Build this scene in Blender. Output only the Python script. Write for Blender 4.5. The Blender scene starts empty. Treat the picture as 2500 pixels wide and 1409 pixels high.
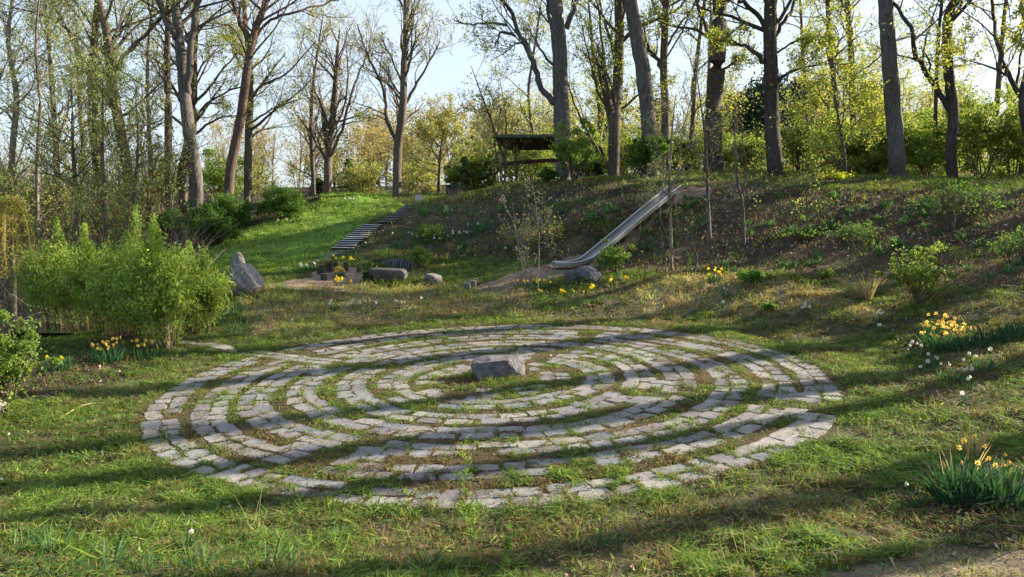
import bpy, math, random
import numpy as np
from mathutils import Vector

# ------------------------------------------------------------------ camera, sky, sun, exposure
sc = bpy.context.scene
F, W_, H_ = 1875.0, 2500.0, 1409.0
CH, TH = 3.567, 0.1153
cam = bpy.data.objects.new('camera', bpy.data.cameras.new('camera'))
sc.collection.objects.link(cam)
cam.location = (0, 0, CH)
cam.rotation_euler = (math.pi / 2 - TH, 0, 0)
cam.data.sensor_width = 36.0
cam.data.lens = 36.0 * F / W_
cam.data.clip_end = 4000
sc.camera = cam

SUN_EL, SUN_ROT = math.radians(24), math.radians(67)
SDIR = Vector((math.sin(SUN_ROT) * math.cos(SUN_EL), math.cos(SUN_ROT) * math.cos(SUN_EL), math.sin(SUN_EL)))
world = bpy.data.worlds.new('World'); sc.world = world
world.use_nodes = True
wn, wl = world.node_tree.nodes, world.node_tree.links
wn.clear()
sky = wn.new('ShaderNodeTexSky'); sky.sky_type = 'NISHITA'; sky.sun_disc = False
sky.sun_elevation = SUN_EL; sky.sun_rotation = SUN_ROT
sky.air_density = 1.0; sky.dust_density = 1.6; sky.ozone_density = 1.5
tcw = wn.new('ShaderNodeTexCoord')
mpw = wn.new('ShaderNodeMapping'); mpw.inputs['Scale'].default_value = (1.0, 1.0, 3.2)
nzw = wn.new('ShaderNodeTexNoise'); nzw.inputs['Scale'].default_value = 2.1; nzw.inputs['Detail'].default_value = 7
nzw.inputs['Roughness'].default_value = 0.62
rpw = wn.new('ShaderNodeValToRGB')
rpw.color_ramp.elements[0].position = 0.40; rpw.color_ramp.elements[0].color = (0.62, 0.62, 0.62, 1)
rpw.color_ramp.elements[1].position = 0.66; rpw.color_ramp.elements[1].color = (0.97, 0.97, 0.97, 1)
mxw = wn.new('ShaderNodeMix'); mxw.data_type = 'RGBA'
mxw.inputs[7].default_value = (2.95, 3.45, 4.0, 1)
bg = wn.new('ShaderNodeBackground'); bg.inputs['Strength'].default_value = 0.1
ow = wn.new('ShaderNodeOutputWorld')
wl.new(tcw.outputs['Generated'], mpw.inputs[0]); wl.new(mpw.outputs[0], nzw.inputs['Vector'])
dtw = wn.new('ShaderNodeVectorMath'); dtw.operation = 'DOT_PRODUCT'; dtw.inputs[1].default_value = (0.28, 0.94, 0.18)
mrw = wn.new('ShaderNodeMapRange'); mrw.interpolation_type = 'SMOOTHSTEP'; mrw.inputs[1].default_value = -0.2; mrw.inputs[2].default_value = 0.9; mrw.inputs[3].default_value = 0.12; mrw.inputs[4].default_value = 1.0
mlw = wn.new('ShaderNodeMath'); mlw.operation = 'MULTIPLY'
wl.new(tcw.outputs['Generated'], dtw.inputs[0]); wl.new(dtw.outputs['Value'], mrw.inputs[0])
wl.new(nzw.outputs['Fac'], rpw.inputs[0]); wl.new(rpw.outputs[0], mlw.inputs[0]); wl.new(mrw.outputs[0], mlw.inputs[1]); wl.new(mlw.outputs[0], mxw.inputs[0])
wl.new(sky.outputs[0], mxw.inputs[6]); wl.new(mxw.outputs[2], bg.inputs['Color'])
wl.new(bg.outputs[0], ow.inputs['Surface'])

sl = bpy.data.lights.new('sun', 'SUN'); sl.energy = 5.0; sl.angle = math.radians(0.5)
sl.color = (1.0, 0.90, 0.74)
sun = bpy.data.objects.new('sun', sl); sc.collection.objects.link(sun)
sun.rotation_euler = SDIR.to_track_quat('Z', 'Y').to_euler()
sun.location = (40, 20, 40)
sc.view_settings.view_transform = 'Standard'
sc.view_settings.look = 'None'
sc.view_settings.exposure = 1.5
sc.view_settings.gamma = 1.0
sc.cycles.use_denoising = True
sc.cycles.max_bounces = 6
sc.cycles.diffuse_bounces = 3
sc.cycles.transmission_bounces = 3
sc.cycles.transparent_max_bounces = 4

RNG = np.random.default_rng(7)

# ------------------------------------------------------------------ projection helpers (photo pixel -> place in the world)
CT, ST = math.cos(TH), math.sin(TH)
def unproj(px, py, Y):
    u = (np.asarray(px, float) - 1250) / F; v = (704.5 - np.asarray(py, float)) / F
    dy = CT + v * ST; dz = v * CT - ST
    t = Y / dy
    return np.stack([u * t, np.broadcast_to(Y, np.shape(t)) * 1.0, CH + dz * t], -1)
def topx(P):
    x, y, z = P[..., 0], P[..., 1], P[..., 2] - CH
    d = np.maximum(y * CT - z * ST, 0.05)
    return 1250 + F * x / d, 704.5 - F * (y * ST + z * CT) / d, d

# ------------------------------------------------------------------ value noise
_perm = np.random.default_rng(3).random((256, 256))
def vnoise(x, y):
    xi = np.floor(x).astype(int); yi = np.floor(y).astype(int)
    fx = x - xi; fy = y - yi
    fx = fx * fx * (3 - 2 * fx); fy = fy * fy * (3 - 2 * fy)
    a = _perm[xi & 255, yi & 255]; b = _perm[(xi + 1) & 255, yi & 255]
    c = _perm[xi & 255, (yi + 1) & 255]; d = _perm[(xi + 1) & 255, (yi + 1) & 255]
    return (a * (1 - fx) + b * fx) * (1 - fy) + (c * (1 - fx) + d * fx) * fy
def fbm(x, y, o=4):
    s = 0; a = 0.5; t = 0
    for i in range(o):
        s = s + a * vnoise(x * 2 ** i + 17.3 * i, y * 2 ** i + 9.1 * i); t += a; a *= 0.5
    return s / t
def sstep(a, b, x):
    t = np.clip((x - a) / (b - a), 0, 1); return t * t * (3 - 2 * t)

# ------------------------------------------------------------------ terrain
XC, YC, TILT = -0.35, 15.16, 0.030
def plane(x): return TILT * (x - XC)
CP = []
def cp(*rows):
    for px, py, Y in rows: CP.append(unproj(px, py, Y))
cp((-300, 1000, 12.5), (0, 1409, 6.3), (0, 1235, 8.6), (0, 1000, 13.2), (0, 850, 19.5), (60, 808, 23.2), (-200, 800, 24))
cp((250, 800, 22.5), (380, 850, 18.6), (500, 1409, 6.4), (1250, 1409, 6.5), (2000, 1409, 6.4), (2500, 1409, 6.0), (2900, 1300, 6.6))
cp((560, 720, 25.0), (700, 800, 21.6), (700, 700, 26), (720, 668, 29), (600, 655, 31), (640, 640, 33), (500, 648, 32.5), (720, 560, 40), (620, 595, 37))
cp((900, 800, 21.9), (900, 738, 25), (890, 692, 28), (900, 655, 30.5), (825, 607, 35), (903, 549, 38.5), (960, 520, 41.5), (1000, 500, 44))
cp((560, 570, 42), (770, 489, 47), (900, 487, 47), (960, 489, 47), (640, 540, 43))
cp((1200, 797, 22), (1200, 740, 25), (1180, 700, 28), (1200, 672, 29.7), (1200, 648, 31), (1190, 628, 32.2), (1200, 468, 38.5), (1050, 560, 36), (1100, 486, 40))
cp((1400, 792, 22), (1400, 720, 25.5), (1400, 670, 28.3), (1390, 642, 29.6), (1400, 457, 36), (1330, 550, 33.3), (1560, 560, 31.8))
cp((1640, 800, 21.5), (1640, 700, 25.2), (1640, 668, 27), (1660, 655, 28.3), (1640, 458, 35), (1720, 560, 31))
cp((1900, 860, 19), (1900, 760, 21.5), (1900, 676, 24.5), (1920, 660, 26), (1900, 450, 34), (1900, 550, 29.8))
cp((2200, 900, 15.6), (2200, 800, 18.2), (2180, 725, 21), (2200, 690, 22.8), (2250, 640, 24.5), (2200, 452, 32), (2250, 550, 27.5))
cp((2500, 1250, 7.6), (2500, 1100, 9.8), (2500, 1000, 11.5), (2500, 850, 14.3), (2500, 720, 18), (2500, 640, 20.3), (2500, 465, 28.5), (2500, 550, 24))
cp((3000, 900, 13), (3000, 700, 17), (3000, 470, 25), (3400, 600, 15))
cp((1890, 437, 38), (2190, 430, 35.5), (1745, 420, 42), (1495, 440, 42), (1375, 445, 38), (2325, 440, 36))
for p in [(0, 0, 1.95), (-6, 0, 1.6), (6, 0, 2.0), (0, 3.5, 0.95), (-5, 3.5, .7), (5, 3.5, 1.0), (0, -12, 2.6), (-20, -5, 1.0), (20, -5, 3.4), (14, 4, 2.4), (20, 12, 3.9), (26, 20, 4.6),
          (-14, 8, -.2), (-18, 16, -.5), (-20, 24, -.55), (-22, 32, .1), (-16, 30, .1), (-13, 38, 1.6), (-20, 42, 1.9), (-30, 45, 1.4), (-12, 46, 2.9), (-28, 28, -.3), (-40, 40, .8),
          (0, 52, 4.2), (-10, 56, 3.6), (-25, 60, 2.8), (10, 55, 5.2), (22, 50, 5.5), (30, 38, 5.2), (40, 30, 5.4), (0, 75, 5.2), (30, 75, 7.2), (-35, 80, 4.0), (50, 60, 6.4), (-50, 20, 0), (45, 5, 5.0),
          (0, 110, 6.0), (60, 100, 9), (-60, 100, 4.5), (-70, 50, 1.5), (75, 40, 5.6)]:
    CP.append(np.array(p, float))
for a in np.arange(0, 360, 20):
    for r in (3.2, 7.0):
        x = XC + r * math.cos(math.radians(a)); y = YC + r * math.sin(math.radians(a))
        CP.append(np.array([x, y, plane(x)]))
CP = np.array(CP)
def _U(r2): return 0.5 * r2 * np.log(r2 + 1e-9)
def _fit():
    n = len(CP); d = ((CP[:, None, :2] - CP[None, :, :2]) ** 2).sum(-1)
    A = np.zeros((n + 3, n + 3)); A[:n, :n] = _U(d) + np.eye(n) * 0.35
    A[:n, n] = 1; A[:n, n + 1:] = CP[:, :2]; A[n, :n] = 1; A[n + 1:, :n] = CP[:, :2].T
    return np.linalg.solve(A, np.append(CP[:, 2], [0, 0, 0]))
TW = _fit()
SLIDE = [(1352, 646, 29.35), (1390, 646, 29.45), (1428, 637, 29.7), (1462, 612, 30.15), (1520, 564, 31.0), (1580, 514, 32.0), (1632, 471, 33.0), (1650, 457, 33.4)]
SLP = np.array([unproj(a, b, Y) for a, b, Y in SLIDE])
STAIR = [(unproj(809, 606, 35.0), unproj(884, 550, 38.4), 1.0), (unproj(925, 543, 38.9), unproj(992, 502, 44.2), .85)]
def height(x, y):
    x = np.asarray(x, float); y = np.asarray(y, float); sh = x.shape
    xf = np.clip(x.ravel(), -75, 80); yf = np.clip(y.ravel(), -14, 112)
    z = np.empty(xf.size)
    for i in range(0, xf.size, 40000):
        a, b = xf[i:i + 40000], yf[i:i + 40000]
        d = (a[:, None] - CP[None, :, 0]) ** 2 + (b[:, None] - CP[None, :, 1]) ** 2
        z[i:i + 40000] = _U(d) @ TW[:-3] + TW[-3] + TW[-2] * a + TW[-1] * b
    z = z.reshape(sh)
    z = z + 0.42 * np.exp(-(((x + 4.7) / 1.5) ** 2 + ((y - 31.6) / 1.1) ** 2))
    r = np.hypot(x - XC, y - YC)
    k = sstep(6.5, 8.3, r)
    bump = (fbm(x * 0.7 + 5, y * 0.7, 3) - .5) * 0.22 + (fbm(x * 3.1, y * 3.1, 2) - .5) * 0.07
    zz = z + bump
    zz = plane(x) * (1 - k) + zz * k
    yl = np.interp(x, SLP[:, 0], SLP[:, 1]); zs = np.interp(x, SLP[:, 0], SLP[:, 2]) - .17
    kk = (1 - sstep(.55, 1.7, np.abs(y - yl) * .8)) * sstep(SLP[0, 0] - .6, SLP[0, 0], x) * (1 - sstep(SLP[-2, 0] - .5, SLP[-1, 0], x))
    zz = np.where(zz > zs, zz * (1 - kk) + zs * kk, zz)
    for a, b, w in STAIR:
        t = (y - a[1]) / (b[1] - a[1]); xl = a[0] + (b[0] - a[0]) * t; zl = a[2] + (b[2] - a[2]) * t - .10; u = x - xl
        kk = sstep(-.35, -.02, u) * (1 - sstep(w + .02, w + .45, u)) * sstep(-.25, 0, t) * (1 - sstep(1, 1.15, t))
        zz = zz * (1 - kk) + zl * kk
    return zz
def ground(px, py, y0=5.0, y1=60.0):
    ys = np.arange(y0, y1, 0.05)
    P = unproj(np.full_like(ys, px), np.full_like(ys, py), ys)
    hit = P[:, 2] <= height(P[:, 0], P[:, 1])
    i = int(np.argmax(hit)) if hit.any() else int(np.argmin(np.abs(P[:, 2] - height(P[:, 0], P[:, 1]))))
    p = P[i]; return np.array([p[0], p[1], float(height(np.array([p[0]]), np.array([p[1]]))[0])])
def onY(px, Y):
    z = 3.5
    for _ in range(6):
        d = Y * CT - (z - CH) * ST; x = (px - 1250) / F * d
        z = float(height(np.array([x]), np.array([Y]))[0])
    return np.array([x, Y, z])

# ------------------------------------------------------------------ mesh building
def mesh_np(name, V, faces, col=None, mat=None, smooth=False, uv=None):
    """faces: list of int arrays (n,k)"""
    V = np.ascontiguousarray(V, dtype=np.float32)
    me = bpy.data.meshes.new(name)
    me.vertices.add(len(V)); me.vertices.foreach_set('co', V.ravel())
    faces = [np.asarray(f, dtype=np.int32) for f in faces if len(f)]
    nl = sum(f.size for f in faces); nf = sum(len(f) for f in faces)
    me.loops.add(nl); me.polygons.add(nf)
    me.loops.foreach_set('vertex_index', np.concatenate([f.ravel() for f in faces]))
    st = []; o = 0
    for f in faces:
        st.append(o + np.arange(len(f)) * f.shape[1]); o += f.size
    me.polygons.foreach_set('loop_start', np.concatenate(st).astype(np.int32))
    me.polygons.foreach_set('use_smooth', np.full(nf, smooth))
    me.update(calc_edges=True)
    if col is not None:
        c = np.ones((len(V), 4), dtype=np.float32); c[:, :3] = col
        at = me.color_attributes.new('col', 'FLOAT_COLOR', 'POINT'); at.data.foreach_set('color', c.ravel())
    if mat is not None: me.materials.append(mat)
    return me
class MB:
    def __init__(s): s.V = []; s.Fq = []; s.Ft = []; s.C = []; s.n = 0
    def add(s, V, q=None, t=None, c=None):
        V = np.asarray(V, float)
        s.V.append(V)
        if q is not None and len(q): s.Fq.append(np.asarray(q) + s.n)
        if t is not None and len(t): s.Ft.append(np.asarray(t) + s.n)
        s.C.append(np.broadcast_to(np.asarray((.5, .5, .5) if c is None else c, float), (len(V), 3)))
        s.n += len(V)
    def mesh(s, name, mat, off=(0, 0, 0), smooth=False):
        fs = []
        if s.Fq: fs.append(np.concatenate(s.Fq))
        if s.Ft: fs.append(np.concatenate(s.Ft))
        return mesh_np(name, np.concatenate(s.V) - np.asarray(off), fs, np.concatenate(s.C), mat, smooth)
    def obj(s, name, mat, parent=None, off=(0, 0, 0), smooth=False):
        return link(name, s.mesh(name, mat, off, smooth), parent)
def link(name, me, parent=None, loc=None):
    o = bpy.data.objects.new(name, me); sc.collection.objects.link(o)
    if parent is not None: o.parent = parent
    if loc is not None: o.location = loc
    return o
def thing(name, label, cat, loc=(0, 0, 0), group=None):
    o = bpy.data.objects.new(name, None); sc.collection.objects.link(o)
    o.empty_display_size = 0.3
    o.location = loc; o['label'] = label; o['category'] = cat
    if group: o['group'] = group
    return o
def tag(o, label, cat, group=None):
    o['label'] = label; o['category'] = cat
    if group: o['group'] = group
    return o
def kind(o, k, label=None):
    o['kind'] = k
    if label: o['label'] = label
    return o
def nrm(a): return a / np.maximum(np.linalg.norm(a, axis=-1, keepdims=True), 1e-9)

def tubes(pts, rad, sides):
    """pts (B,n,3) rad (B,n) -> verts, quads"""
    B, n, _ = pts.shape
    T = np.empty_like(pts); T[:, 1:-1] = pts[:, 2:] - pts[:, :-2]; T[:, 0] = pts[:, 1] - pts[:, 0]; T[:, -1] = pts[:, -1] - pts[:, -2]
    T = nrm(T)
    ref = np.where(np.abs(T[:, :1, 2:3]) > 0.8, np.array([1., 0, 0]), np.array([0, 0, 1.]))
    ref = np.broadcast_to(ref, T.shape)
    U = nrm(np.cross(T, ref)); Vv = np.cross(T, U)
    a = np.arange(sides) * 2 * np.pi / sides
    P = pts[:, :, None, :] + rad[:, :, None, None] * (np.cos(a)[None, None, :, None] * U[:, :, None, :] + np.sin(a)[None, None, :, None] * Vv[:, :, None, :])
    idx = np.arange(B * n * sides).reshape(B, n, sides)
    q = np.stack([idx[:, :-1], np.roll(idx, -1, 2)[:, :-1], np.roll(idx, -1, 2)[:, 1:], idx[:, 1:]], -1).reshape(-1, 4)
    return P.reshape(-1, 3), q
def spline(P, m):
    """Catmull-Rom through rows of P, m points per span"""
    P = np.asarray(P, float); Q = np.concatenate([2 * P[:1] - P[1:2], P, 2 * P[-1:] - P[-2:-1]])
    out = []
    for i in range(1, len(Q) - 2):
        t = np.linspace(0, 1, m, endpoint=False)[:, None]
        a, b, c, d = Q[i - 1], Q[i], Q[i + 1], Q[i + 2]
        out.append(0.5 * (2 * b + (c - a) * t + (2 * a - 5 * b + 4 * c - d) * t ** 2 + (3 * b - a - 3 * c + d) * t ** 3))
    out.append(Q[-2][None]); return np.concatenate(out)
def box(mb, c, s, rz=0, col=(.5, .5, .5), rx=0):
    v = np.array([(x, y, z) for x in (-.5, .5) for y in (-.5, .5) for z in (-.5, .5)]) * np.array(s)
    cx, sx = math.cos(rx), math.sin(rx)
    v = v @ np.array([[1, 0, 0], [0, cx, sx], [0, -sx, cx]])
    cz, sz = math.cos(rz), math.sin(rz)
    v = v @ np.array([[cz, sz, 0], [-sz, cz, 0], [0, 0, 1]]) + np.array(c)
    mb.add(v, q=[(0, 1, 3, 2), (4, 6, 7, 5), (0, 4, 5, 1), (2, 3, 7, 6), (0, 2, 6, 4), (1, 5, 7, 3)], c=col)
def leaves(C, size, rng, elong=1.6, up=0.0):
    """rhombic leaf faces at the centres C"""
    n = len(C); size = np.broadcast_to(size, (n,))
    a = nrm(rng.normal(size=(n, 3)) + np.array([0, 0, up])); b = nrm(np.cross(a, rng.normal(size=(n, 3))))
    s = size[:, None] * rng.uniform(.6, 1.25, (n, 1))
    nn = np.cross(a, b) * s * .18
    V = np.stack([C - a * s * elong * .5, C + b * s * .42 + nn, C + a * s * elong * .5, C - b * s * .42 + nn], 1).reshape(-1, 3)
    return V, np.arange(n * 4).reshape(n, 4)
def pal(n, rng, cols, wts, j=.16):
    cols = np.array(cols, float); k = rng.choice(len(cols), n, p=np.array(wts) / sum(wts))
    return cols[k] * rng.uniform(1 - j, 1 + j, (n, 1)) * rng.uniform(.94, 1.06, (n, 3))

# ------------------------------------------------------------------ materials
def mat_base(name):
    m = bpy.data.materials.new(name); m.use_nodes = True
    nt = m.node_tree; return m, nt, nt.nodes, nt.links, nt.nodes['Principled BSDF']
def attr_mat(name, rough=.85, trans=0.0, spec=.25, noise=0, nscale=20, stretch=(1, 1, 1), bump=0.0, tmul=(1.3, 1.25, .6), metal=0):
    m, nt, N, L, P = mat_base(name)
    P.inputs['Roughness'].default_value = rough; P.inputs['Specular IOR Level'].default_value = spec
    P.inputs['Metallic'].default_value = metal
    at = N.new('ShaderNodeAttribute'); at.attribute_name = 'col'
    out = at.outputs['Color']
    if noise > 0 or bump > 0:
        tc = N.new('ShaderNodeTexCoord'); mp = N.new('ShaderNodeMapping'); mp.inputs['Scale'].default_value = stretch
        nz = N.new('ShaderNodeTexNoise'); nz.inputs['Scale'].default_value = nscale; nz.inputs['Detail'].default_value = 6; nz.inputs['Roughness'].default_value = .65
        L.new(tc.outputs['Object'], mp.inputs[0]); L.new(mp.outputs[0], nz.inputs['Vector'])
        if noise > 0:
            mr = N.new('ShaderNodeMapRange'); mr.inputs[1].default_value = .28; mr.inputs[2].default_value = .72
            mr.inputs[3].default_value = 1 - noise; mr.inputs[4].default_value = 1 + noise
            vm = N.new('ShaderNodeVectorMath'); vm.operation = 'SCALE'
            L.new(nz.outputs['Fac'], mr.inputs[0]); L.new(out, vm.inputs[0]); L.new(mr.outputs[0], vm.inputs['Scale'])
            out = vm.outputs[0]
        if bump > 0:
            bp = N.new('ShaderNodeBump'); bp.inputs['Strength'].default_value = bump; bp.inputs['Distance'].default_value = .04
            L.new(nz.outputs['Fac'], bp.inputs['Height']); L.new(bp.outputs[0], P.inputs['Normal'])
    L.new(out, P.inputs['Base Color'])
    if trans > 0:
        tr = N.new('ShaderNodeBsdfTranslucent'); mx = N.new('ShaderNodeMixShader'); mx.inputs[0].default_value = trans
        tm = N.new('ShaderNodeVectorMath'); tm.operation = 'MULTIPLY'; tm.inputs[1].default_value = tmul
        L.new(out, tm.inputs[0]); L.new(tm.outputs[0], tr.inputs['Color'])
        L.new(P.outputs[0], mx.inputs[1]); L.new(tr.outputs[0], mx.inputs[2])
        L.new(mx.outputs[0], N['Material Output'].inputs['Surface'])
    return m
M_GRASS = attr_mat('grass', .7, .38, .25)
M_LEAF = attr_mat('leaf', .6, .5, .3)
M_PETAL = attr_mat('petal', .6, .45, .2, tmul=(1.1, 1.1, 1.0))
M_BARK = attr_mat('bark', .9, 0, .15, .72, 17, (1, 1, .09), 1.0)
M_TWIG = attr_mat('twig', .85, 0, .2)
M_GROUND = attr_mat('ground', .95, 0, .1, .38, 22, (1, 1, 1), .8)
M_SLAB = attr_mat('slab', .7, 0, .3, .34, 13, (1, 1, 1), .35)
M_ROCK = attr_mat('rock', .85, 0, .25, .42, 7, (1, 1, 1.3), .9)
M_WOOD = attr_mat('wood', .85, 0, .2, .3, 12, (1, 1, .3), .5)
M_METAL = attr_mat('steel', .34, 0, .5, .14, 3, (1, 1, 1), .12, metal=.85)
M_PAINT = attr_mat('paint', .55, 0, .3, .12, 5)
M_WATER = attr_mat('water', .05, 0, .6, 0, 4, (1, 1, 1), .05)

# ------------------------------------------------------------------ zones of the ground (traced outlines, ragged edges)
def inpoly(px, py, poly):
    r = np.zeros(px.shape, bool); n = len(poly)
    for i in range(n):
        x0, y0 = poly[i]; x1, y1 = poly[(i + 1) % n]
        if y0 == y1: continue
        c = ((y0 > py) != (y1 > py)) & (px < (x1 - x0) * (py - y0) / (y1 - y0) + x0)
        r ^= c
    return r
#      soil colour            blade mix: green, yellowgreen, dry, brown, darkgreen   density height
ZB = [((.075, .080, .032), (.50, .27, .09, .05, .09), 1.15, .062)]      # 0 rough turf
ZP = []
def zone(soil, mix, dens, h, *polys):
    ZB.append((soil, mix, dens, h))
    for p in polys: ZP.append((len(ZB) - 1, p))
ZLOW = {12, 13}
SB = (.105, .070, .047)
zone((.12, .20, .034), (.55, .44, .01, .0, .0), 1.6, .060, [(-3000, 660), (480, 600), (560, 560), (780, 470), (1060, 470), (1000, 500), (960, 520), (870, 555), (800, 625), (700, 662), (480, 672), (300, 690)])   # 1 mown lawn, soil tone raised to suggest full sun
zone((.070, .060, .035), (.34, .12, .17, .17, .20), .75, .12, [(880, 640), (905, 560), (1010, 495), (1200, 440), (1640, 440), (1640, 640), (1440, 640), (1340, 634), (1150, 626), (1010, 640)])      # 2 bank left of slide
zone(SB, (.20, .07, .26, .35, .12), .34, .09, [(1640, 440), (2200, 452), (5000, 400), (5000, 740), (2260, 705), (1950, 668), (1470, 662), (1445, 640), (1640, 640)])    # 3 bank right
zone((.085, .080, .035), (.50, .25, .15, .05, .05), 1.2, .07, [(1000, 508), (1200, 470), (1400, 452), (1640, 452), (2200, 468), (3000, 480), (3000, 300), (900, 300), (960, 487)])         # 4 rim
zone((.19, .155, .085), (.10, .12, .50, .22, .06), 1.1, .10, [(640, 690), (1000, 700), (1280, 705), (1300, 760), (1100, 775), (620, 830), (590, 740)], [(1560, 700), (1620, 672), (1900, 680), (2080, 720), (2160, 780), (1700, 760), (1600, 790)])   # 5 dry grass
zone((.09, .12, .035), (.58, .30, .07, .05, .0), 1.3, .05, [(1060, 655), (1090, 632), (1200, 626), (1335, 634), (1245, 676), (1150, 698), (1090, 705)])     # 6 small lawn at the bank foot
zone((.25, .175, .12), (.1, .1, .4, .4, .0), .10, .04, [(1150, 715), (1180, 695), (1240, 678), (1340, 645), (1400, 622), (1470, 618), (1460, 648), (1410, 668), (1290, 690), (1220, 718)],
     [(1560, 560), (1640, 500), (1660, 462), (1740, 453), (1720, 478), (1680, 488), (1650, 500), (1600, 545), (1500, 630), (1450, 640)],
     [(690, 692), (750, 672), (775, 648), (885, 652), (900, 685), (900, 702), (700, 704)])         # 6 bare earth, soil lightened to stand in for sunlight
zone((.20, .16, .105), (.2, .1, .35, .3, .05), .30, .035, [(1950, 1400), (2120, 1368), (2300, 1345), (2700, 1315), (3500, 1500), (3500, 3000), (1200, 3000), (1500, 1430)])   # 7 worn earth in front
zone((.045, .034, .024), (.45, .15, .10, .25, .05), .55, .07, [(60, 900), (200, 850), (300, 800), (430, 860), (470, 880), (330, 905), (230, 950), (60, 980), (-400, 1000), (-400, 860)],
     [(2200, 1230), (2300, 1190), (2700, 1150), (2700, 1240), (2350, 1285)])     # 8 flower bed
zone((.055, .045, .028), (.25, .05, .3, .35, .05), .35, .06, [(-3000, 840), (200, 800), (420, 760), (480, 620), (540, 590), (780, 485), (780, 300), (-3000, 200)])   # 9 woodland floor
zone((.085, .062, .036), (.20, .15, .10, .52, .03), 1.35, .034)    # 10 labyrinth turf
zone((.085, .078, .040), (.32, .20, .22, .20, .06), 1.05, .062, [(1250, 765), (1600, 668), (1900, 672), (2200, 690), (2900, 700), (2900, 1100), (2250, 1010), (2100, 930), (1950, 860), (1700, 800), (1400, 790)])     # 11 right slope
zone((.08, .075, .036), (.36, .20, .18, .20, .06), 1.1, .062, [(900, 1290), (1500, 1260), (1900, 1200), (2200, 1130), (2900, 1100), (2900, 1360), (2300, 1330), (1850, 1400), (900, 2500), (600, 1409)])    # 12 near slope
SOIL = np.array([z[0] for z in ZB]); MIX = np.array([z[1] for z in ZB]); DENS = np.array([z[2] for z in ZB]); HGT = np.array([z[3] for z in ZB])
def zones(P):
    px, py, d = topx(P)
    j = 340 / np.maximum(d, 5)
    jx = px + (fbm(P[:, 0] * 1.3, P[:, 1] * 1.3, 4) - .5) * 4.2 * j
    jy = py + (fbm(P[:, 0] * 1.3 + 40, P[:, 1] * 1.3 + 11, 4) - .5) * 1.5 * j
    z = np.zeros(len(P), int)
    for k, poly in ZP:
        m = inpoly(jx, jy, poly)
        if k in ZLOW: m &= (z == 0)
        z[m] = k
    r = np.hypot(P[:, 0] - XC, P[:, 1] - YC)
    z[r < 6.55] = 11
    return z

# ------------------------------------------------------------------ ground sheet
def axis(lo, hi, a, b, fine, grow=1.22):
    xs = list(np.arange(a, b + 1e-6, fine)); s = fine
    while xs[-1] < hi: s *= grow; xs.append(xs[-1] + s)
    s = fine
    while xs[0] > lo: s *= grow; xs.insert(0, xs[0] - s)
    return np.array(xs)
gx = axis(-900, 900, -17, 19, .095, 1.12); gy = axis(-300, 1500, 5, 46, .095, 1.12)
GX, GY = np.meshgrid(gx, gy); GP = np.stack([GX.ravel(), GY.ravel()], -1)
gz = height(GP[:, 0], GP[:, 1])
G = np.column_stack([GP, gz])
zi = zones(G)
gcol = SOIL[zi].copy()
for a, b, w in ((0.8, 0, .5), (3.3, 9, .45), (0.25, 31, .3)):
    gcol *= (1 + w * (fbm(G[:, 0] * a + b, G[:, 1] * a + 3, 3) - .5) * 2)[:, None]
nx, ny = len(gx), len(gy)
ii = (np.arange(ny - 1)[:, None] * nx + np.arange(nx - 1)[None, :]).ravel()
gq = np.stack([ii, ii + 1, ii + nx + 1, ii + nx], -1)
kind(link('ground', mesh_np('ground', G, [gq], gcol, M_GROUND, True)), 'structure')

# pond seen through the willow on the far left
wv = np.array([(-22, 21.5, 0), (-10.8, 21.2, 0), (-10.6, 24.5, 0), (-13, 27, 0), (-24, 28, 0)], float)
wv[:, 2] = float(height(np.array([-12.5]), np.array([23.0]))[0]) + .05
kind(link('pond', mesh_np('pond', wv, [[[0, 1, 2, 3, 4]]], np.full((5, 3), (.03, .035, .03)), M_WATER)), 'structure')

# ------------------------------------------------------------------ labyrinth paving
rg = np.random.default_rng(11)
RINGS = [6.20, 5.36, 4.53, 3.70, 2.88, 2.06, 1.26]
GAPS = {  # ring -> list of (centre angle, half width in metres)
    0: [(150, .62), (333, .24)], 1: [(150, .62), (243, .30), (333, .24), (63, .28)], 2: [(152, .45), (243, .30), (63, .28)],
    3: [(152, .28), (333, .30)], 4: [(152, .22), (333, .30), (63, .28)], 5: [(243, .24), (63, .28)], 6: [(243, .22), (333, .22)]}
JOINS = [(243, -1, 1, 2), (243, 1, 1, 2), (333, 1, 0, 1), (333, -1, 0, 1), (333, 1, 3, 4), (333, -1, 3, 4), (63, 1, 1, 2), (63, -1, 1, 2),
         (152, -1, 2, 3), (152, 1, 2, 3), (63, 1, 4, 5), (63, -1, 4, 5), (243, 1, 5, 6), (243, -1, 5, 6)]
slabs = []
def slab(cx, cy, ang, L, Wd):
    """an irregular flagstone outline around (cx,cy), long axis along ang"""
    c, s = math.cos(ang), math.sin(ang); pts = []
    hx, hy = L / 2, Wd / 2
    cor = [(-hx, -hy), (hx, -hy), (hx, hy), (-hx, hy)]
    cor = [(x + rg.normal(0, .022), y + rg.normal(0, .018)) for x, y in cor]
    for i in range(4):
        x0, y0 = cor[i]; x1, y1 = cor[(i + 1) % 4]
        for t in (.07, .36, .65, .93):
            x = x0 + (x1 - x0) * t; y = y0 + (y1 - y0) * t
            pts.append((x + rg.normal(0, .011), y + rg.normal(0, .010)))
    slabs.append(np.array([(cx + x * c - y * s, cy + x * s + y * c) for x, y in pts]))
def wob(k, a): return .06 * math.sin(a * 3 + k * 1.7) + .035 * math.sin(a * 7 + k)
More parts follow.
